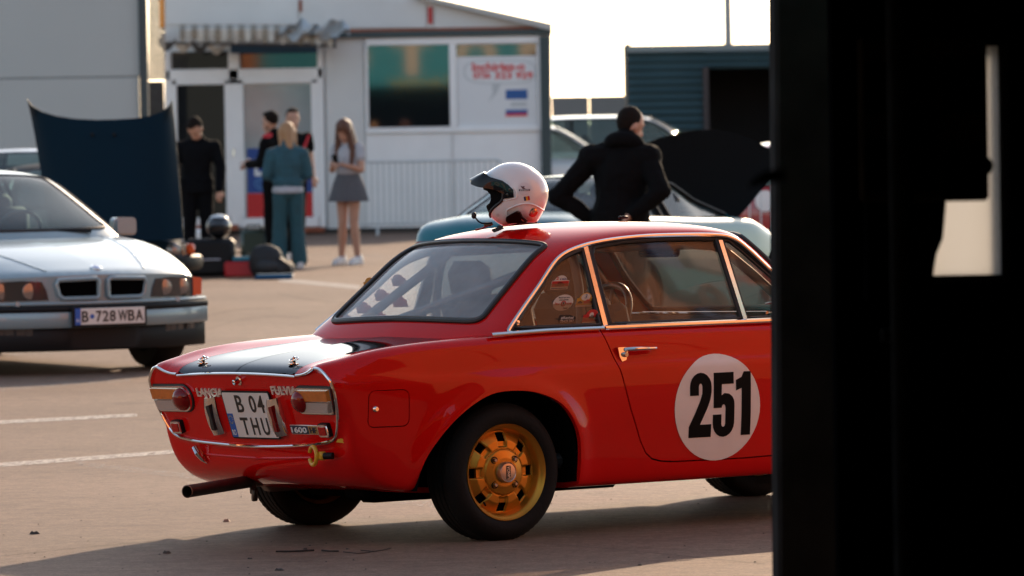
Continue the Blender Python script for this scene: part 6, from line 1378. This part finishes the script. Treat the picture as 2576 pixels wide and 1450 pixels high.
# shell region in the side view: outline without the face opening
shell_px = [(545, 372), (640, 310), (760, 245), (870, 213), (990, 206), (1110, 222), (1230, 267), (1340, 342), (1430, 427), (1492, 530), (1527, 640), (1530, 740), (1507, 860), (1462, 970), (1402, 1080), (1342, 1167), (1200, 1182), (1000, 1197), (780, 1220), (690, 1160), (602, 1075), (600, 1030), (640, 960), (720, 890), (800, 830), (830, 770), (832, 690), (800, 655), (700, 630), (560, 600), (470, 590), (500, 480)]
for sgn in (-1, 1): patch('shell', hsurf(sgn), [to_dom(shell_px)], .075, HW, helmet, flip=sgn > 0, flange=.006)
# inner padding: slightly smaller, seen through the opening
pad_px = [(430, 590), (560, 560), (900, 560), (1000, 900), (900, 1150), (700, 1200), (560, 1175), (470, 1130), (430, 1080), (450, 1020), (520, 920), (600, 850), (625, 780), (610, 710), (560, 660), (440, 620)]
for sgn in (-1, 1):
    S = hsurf(sgn); SS = lambda p, q, S=S: (S(p, q)-np.array([cX, 0, cZ]))*np.array([.985, .90, .985])+np.array([cX, 0, cZ])
    patch('padding', SS, [to_dom(pad_px)], .09, PAD, helmet, flip=sgn > 0, flange=.02)
g = G(); g.ball((cX+.02, 0, cZ-.005), (.105, .108, .105), 20); g.build('liner', PAD, helmet)
# black peak
pk_t = [(300, 540), (312, 495), (430, 430), (545, 372), (620, 450), (830, 495), (920, 560), (1000, 640), (1010, 765), (850, 785), (835, 690), (700, 625), (560, 600), (430, 600)]
P2 = [hx(*cp(x, y)) for x, y in pk_t]; PKM = mat('peak_black', (.008, .0085, .01), .3, coat=.35, spec=.1)
def half_w(x, z):
    t = math.atan2(z-cZ, x-cX); r = math.hypot(x-cX, z-cZ)/float(RF(np.array([t]))[0]); return HB*math.sqrt(max(0., 1-min(1, r)**2))**.85 if r < 1 else 0.
g = G(); xs = np.linspace(0, 1, 15)
tipL = hx(*cp(300, 520)); 
rows = []
top_l = [hx(*cp(x, y)) for x, y in ((312, 492), (430, 430), (545, 372), (620, 430), (700, 455), (830, 495), (920, 560), (1000, 640))]; bot_l = [hx(*cp(x, y)) for x, y in ((300, 545), (400, 585), (470, 600), (560, 612), (700, 640), (835, 700), (850, 785), (1010, 765))]
wd = [.050, .085, .100, .112, .119, .125, .128, .1285]
V = []
for (xt, zt), (xb, zb), w_ in zip(top_l, bot_l, wd):
    zc = zt+.012 if w_ < .11 else zt
    V += [(xb, -w_, zb), (xt*.5+xb*.5, -w_*1.01, (zt+zb)/2), (xt, -w_*.97, zt)]
    for k in (-.6, -.25, .25, .6): V.append((xt-(.012 if w_ < .12 else .0)*(1-k*k), w_*k, zt+.5*(1-abs(k))*max(0, .06-max(0, w_-.07)*.6)*.35))
    V += [(xt, w_*.97, zt), (xt*.5+xb*.5, w_*1.01, (zt+zb)/2), (xb, w_, zb)]
m = 10; Fc = []
for i in range(7):
    for jx in range(m-1):
        if 2 <= jx <= 6 and i >= 3: continue
        Fc.append((i*m+jx, i*m+jx+1, (i+1)*m+jx+1, (i+1)*m+jx))
Fc.append(tuple(range(m))); obj('peak', V, Fc, PKM, helmet, angle=rad(50))
for x, y in ((945, 640), (905, 720)):
    X, Z = hx(*cp(x, y)); g = G(); g.lathe([(.006, 0), (.0055, .004), (0, .005)], 12, frame((X, -.1295, Z), (1, 0, 0), (0, -1, 0))); g.build('peak_screw', mat('dark_screw', (.08, .07, .065), .3, .8), helmet)
def hpt(x, y, o=.0):
    X, Z = hx(*cp(x, y)); return Vector((X, -(half_w(X, Z)+o), Z))
X, Z = hx(*cp(1300, 1010)); p = hpt(1300, 1010); nrm = Vector((.45, -1, -.35)); M = frame(p, (1, .4, 0), nrm)
g = G(); g.lathe([(.021, -.006), (.020, .002), (.013, .005), (.012, .012), (.006, .013), (.005, .018), (0, .018)], 24, M); g.build('hinge_knob', mat('copper_knob', (.75, .42, .32), .2, 1.), helmet)
ic = [(860, 1100), (880, 1070), (950, 1030), (1010, 1000), (1060, 980), (1110, 1000), (1140, 1080), (1210, 1150), (1190, 1195), (1050, 1205), (1020, 1185), (890, 1190), (860, 1150)]
g = G(); P = [hpt(x, y, .0) for x, y in ic]; Q = [hpt(x*.9+1020*.1, y*.9+1100*.1, .0)+Vector((0, -.03, 0)) for x, y in ic]; n = len(P); g.add(P+Q, [(i, (i+1) % n, n+(i+1) % n, n+i) for i in range(n)]+[tuple(range(n, 2*n))]); g.build('intercom_box', BLACKP, helmet, angle=rad(25))
g = G(); bpx = [(650, 1165), (560, 1175), (480, 1170), (430, 1145), (395, 1105), (375, 1080)]; g.tube([Vector((*(lambda q: (q[0], -.095+.004*i, q[1]))(hx(*cp(x, y))),)) for i, (x, y) in enumerate(bpx)], .0035, 8); mic = g.build('microphone_boom', BLACKP, helmet)
X, Z = hx(*cp(355, 1045)); g = G(); g.ball((X, -.085, Z), (.011, .012, .0145), 14); g.build('foam_tip', BLACK, mic)
# chin straps lying on the roof
g = G(); st_ = [hx(*cp(x, y)) for x, y in ((640, 1190), (560, 1215), (480, 1255), (385, 1275))]; g.tube([(x, -.07-.01*i, z) for i, (x, z) in enumerate(st_)], .012, 8, sy=.35); g.build('chin_strap', mat('strap_red', (.25, .015, .015), .6), helmet)
g = G(); st_ = [hx(*cp(x, y)) for x, y in ((760, 1222), (800, 1245), (735, 1272), (670, 1292))]; g.tube([(x, -.10-.012*i, z) for i, (x, z) in enumerate(st_)], .012, 8, sy=.4); g.build('chin_strap', BLACK, helmet)
g = G(); X, Z = hx(*cp(575, 1190)); g.box((X, -.075, Z), (.035, .03, .018), .006); g.build('strap_buckle', mat('buckle_bronze', (.2, .13, .08), .35, .8), helmet)
g = G(); P = [hpt(x, y, .001) for x, y in ((1430, 515), (1450, 520), (1512, 620), (1505, 640))]; g.add(P, [(0, 1, 2, 3)]); g.build('vent_slot', mat('vent_grey', (.35, .28, .26), .4), helmet)
# helmet stickers follow the shell
def hpoly(name, pts, m, o=.0008, par=helmet):
    S = hsurf(-1); V, fs, N = patch_geo(S, [to_dom(pts)], .06, 1, 1, False, 0, o); return obj(name, V, fs, m, par, True, N)
dk = hpoly('logo_disc', [(1174+103*math.cos(t), 633+106*math.sin(t)) for t in np.linspace(0, 2*math.pi, 28, endpoint=False)], mat('logo_disc', (.70, .62, .60), .35))
hpoly('logo_bar', [(1090, 637), (1262, 637), (1260, 665), (1091, 665)], mat('logo_navy', (.03, .02, .05), .4), .0016, dk); hpoly('logo_car', [(1115, 585), (1150, 595), (1180, 588), (1178, 602), (1168, 610), (1198, 632), (1150, 633), (1132, 612)], mat('logo_dark', (.12, .03, .03), .4), .0016, dk)
pA, pB = hpt(1110, 651, .003), hpt(1242, 651, .003); cM = frame((pA+pB)/2+Vector((0, -.001, 0)), pB-pA, Vector((.1, -1, .02)).normalized()); lettering('logo_text', 'RETRO RACING', cM, (pB-pA).length*1.08, .0055, .0008, WHITE, dk, .02)
fl_ = hpoly('flag_sticker', [(1164, 758), (1195, 754), (1202, 820), (1172, 823)], mat('flag_blue', (.01, .015, .08), .4), .0012); hpoly('flag_band', [(1195, 754), (1225, 749), (1233, 815), (1202, 820)], mat('flag_yellow', (.75, .35, .02), .4), .0012, fl_); hpoly('flag_band', [(1225, 749), (1252, 746), (1262, 808), (1233, 815)], mat('flag_red', (.5, .01, .02), .4), .0012, fl_)
for x, y in ((738, 1045), (728, 1135)): hpoly('shell_dimple', [(x+25*math.cos(t), y+25*math.sin(t)) for t in np.linspace(0, 2*math.pi, 16, endpoint=False)], mat('dimple', (.62, .55, .52), .35), .0006)
g = G(); P = [hpt(x, y, .001) for x, y in ((885, 1060), (890, 985), (920, 950), (1050, 895), (1180, 870), (1300, 885), (1400, 940), (1450, 985))]; g.tube(spline([tuple(p) for p in P], 5), .004, 8); g.build('shell_ridge', HW, helmet)
g = G(); P = [hpt(x, y, .001) for x, y in ((840, 800), (870, 815), (960, 795), (1040, 775), (1055, 720), (1035, 660), (1000, 610))]; g.tube(spline([tuple(p) for p in P], 5), .003, 8); g.build('shell_ridge', HW, helmet)
g = G(); P = [hpt(x, y, .001) for x, y in shell_px[20:28]]; g.tube(spline([tuple(p) for p in P], 3), .006, 8); g.build('edge_rubber', BLACK, helmet)
g = G(); P = [hpt(x, y, .0) for x, y in ((1342, 1165), (1200, 1180), (1000, 1195), (780, 1218))]; g.tube(P, .006, 8); g.build('edge_rubber', BLACK, helmet)
# roof aerial stub
p = MC @ Vector((1.14, 0, 1.258)); g = G(); g.box((0, 0, .006), (.045, .02, .012), .004); o = g.build('aerial_stub', BLACKP, coupe); o.location = (1.16, -.02, 1.258)
# ================================================================ THINGS ON THE GROUND by the blue saloon
def put(name, x, y, label, cat):
    p = gnd(x, y); return thing(name, label, cat, (p.x, p.y, 0))
t = put('wheeled_case', 530, 698, 'big black wheeled case standing by the dark blue saloon', 'case'); g = G(); g.box((0, 0, .22), (.56, .36, .42), .05); g.build('case_body', BLACKP, t)
g = G(); g.tube([(-.12, -.16, .20), (-.12, -.19, .20), (.12, -.19, .20), (.12, -.16, .20)], .012, 6); g.build('handle', mat('grey_handle', (.35, .35, .37), .4), t)
for s in (-1, 1): g = G(); g.lathe([(0, -.02), (.05, -.02), (.05, .02), (0, .02)], 16, frame((s*.2, .1, .05), (0, 0, 1), (1, 0, 0))); g.build('castor', BLACK, t)
p = gnd(530, 698); t = thing('black_helmet', 'black glossy full face helmet with pale top on the wheeled case', 'helmet', (p.x+.10, p.y, .43)); g = G(); g.ball((0, 0, .13), (.14, .15, .135), 20); g.build('shell', mat('black_gloss', (.01, .011, .012), .15, coat=1.), t); g = G(); g.lathe([(.10, .10), (.08, .118), (.04, .131), (0, .136)], 20, Matrix.Translation((0, 0, .132))); g.build('top_cap', mat('pale_cap', (.5, .55, .57), .25, coat=.8), t)
g = G(); g.box((0, -.12, .14), (.20, .07, .08), .03); g.build('visor', mat('visor_dark', (.02, .02, .02), .08, coat=1.), t)
t = put('kit_bag', 490, 655, 'white and orange kit bag beside the dark blue saloon bumper', 'bag'); g = G(); g.box((0, 0, .30), (.32, .22, .18), .05); g.build('bag_top', WHITE, t); g = G(); g.box((0, 0, .10), (.31, .21, .17), .05); g.build('bag_base', mat('orange_bag', (.55, .14, .02), .6), t)
t = put('jerrycan', 640, 665, 'dark green jerrycan standing behind the backpack', 'jerrycan'); g = G(); g.box((0, 0, .22), (.32, .16, .40), .04); g.build('can', mat('olive_green', (.015, .035, .022), .4, coat=.4), t)
for y in (-.04, 0, .04): g = G(); g.tube([(-.09, y, .42), (-.08, y, .47), (.08, y, .47), (.09, y, .42)], .012, 6); g.build('handle', mat('olive_handle', (.02, .04, .028), .3, coat=.5), t)
g = G(); g.lathe([(.03, 0), (.03, .05), (0, .05)], 14, Matrix.Translation((.12, 0, .41))); g.build('cap', mat('cap_steel', (.5, .48, .45), .3, .8), t)
t = put('water_bottle', 584, 690, 'clear water bottle with blue label beside the red toolbox', 'bottle'); g = G(); g.lathe([(0, 0), (.05, 0), (.05, .20), (.045, .22), (.018, .28), (.018, .30)], 18); g.build('bottle', mat('bottle_plastic', (.55, .62, .64), .1, coat=.5), t); g = G(); g.lathe([(.0515, .07), (.0515, .14)], 18); g.build('label', mat('label_blue', (.02, .2, .35), .5), t); g = G(); g.lathe([(.02, .295), (.02, .32), (0, .32)], 14); g.build('cap', mat('cap_blue', (.03, .2, .4), .5), t)
t = put('toolbox', 606, 698, 'red plastic toolbox with teal lid on the ground', 'toolbox'); g = G(); g.box((0, 0, .09), (.36, .18, .17), .02); g.build('box', mat('tool_red', (.45, .01, .015), .4), t); g = G(); g.box((.02, 0, .20), (.22, .16, .06), .02); g.build('lid', mat('tool_teal', (.01, .16, .22), .5), t); g = G(); g.tube([(-.1, 0, .23), (-.08, 0, .27), (.08, 0, .27), (.1, 0, .23)], .01, 6); g.build('handle', BLACKP, t)
t = put('backpack', 678, 698, 'black backpack slumped on a blue mat beside the denim jeans', 'backpack'); g = G(); g.ball((-.03, 0, .16), (.20, .15, .21), 16); g.ball((.12, -.02, .09), (.17, .14, .11), 14); g.ball((-.1, 0, .26), (.10, .10, .10), 12); remesh('bag', g, mat('backpack_black', (.014, .014, .015), .7, bump=.3), t, .02, 4, .008); g = G(); g.tube([(.12, -.1, .22), (.24, -.12, .12), (.26, -.12, .03)], .018, 6, sy=.3); g.build('strap', BLACK, t); g = G(); g.ball((-.02, -.14, .12), (.13, .05, .08), 12); g.build('front_pocket', mat('pocket_black', (.02, .021, .023), .6), t)
t = put('blue_mat', 690, 703, 'blue folded mat lying under the black backpack', 'mat'); g = G(); g.box((0, 0, .025), (.42, .24, .045), .02); g.build('mat', mat('mat_blue', (.006, .08, .19), .6), t); g = G(); g.box((.01, .0, .052), (.40, .22, .012), .006); g.build('fold', mat('mat_teal', (.01, .12, .2), .6), t)
bpy.data.scenes.remove(work)
bpy.context.view_layer.update()
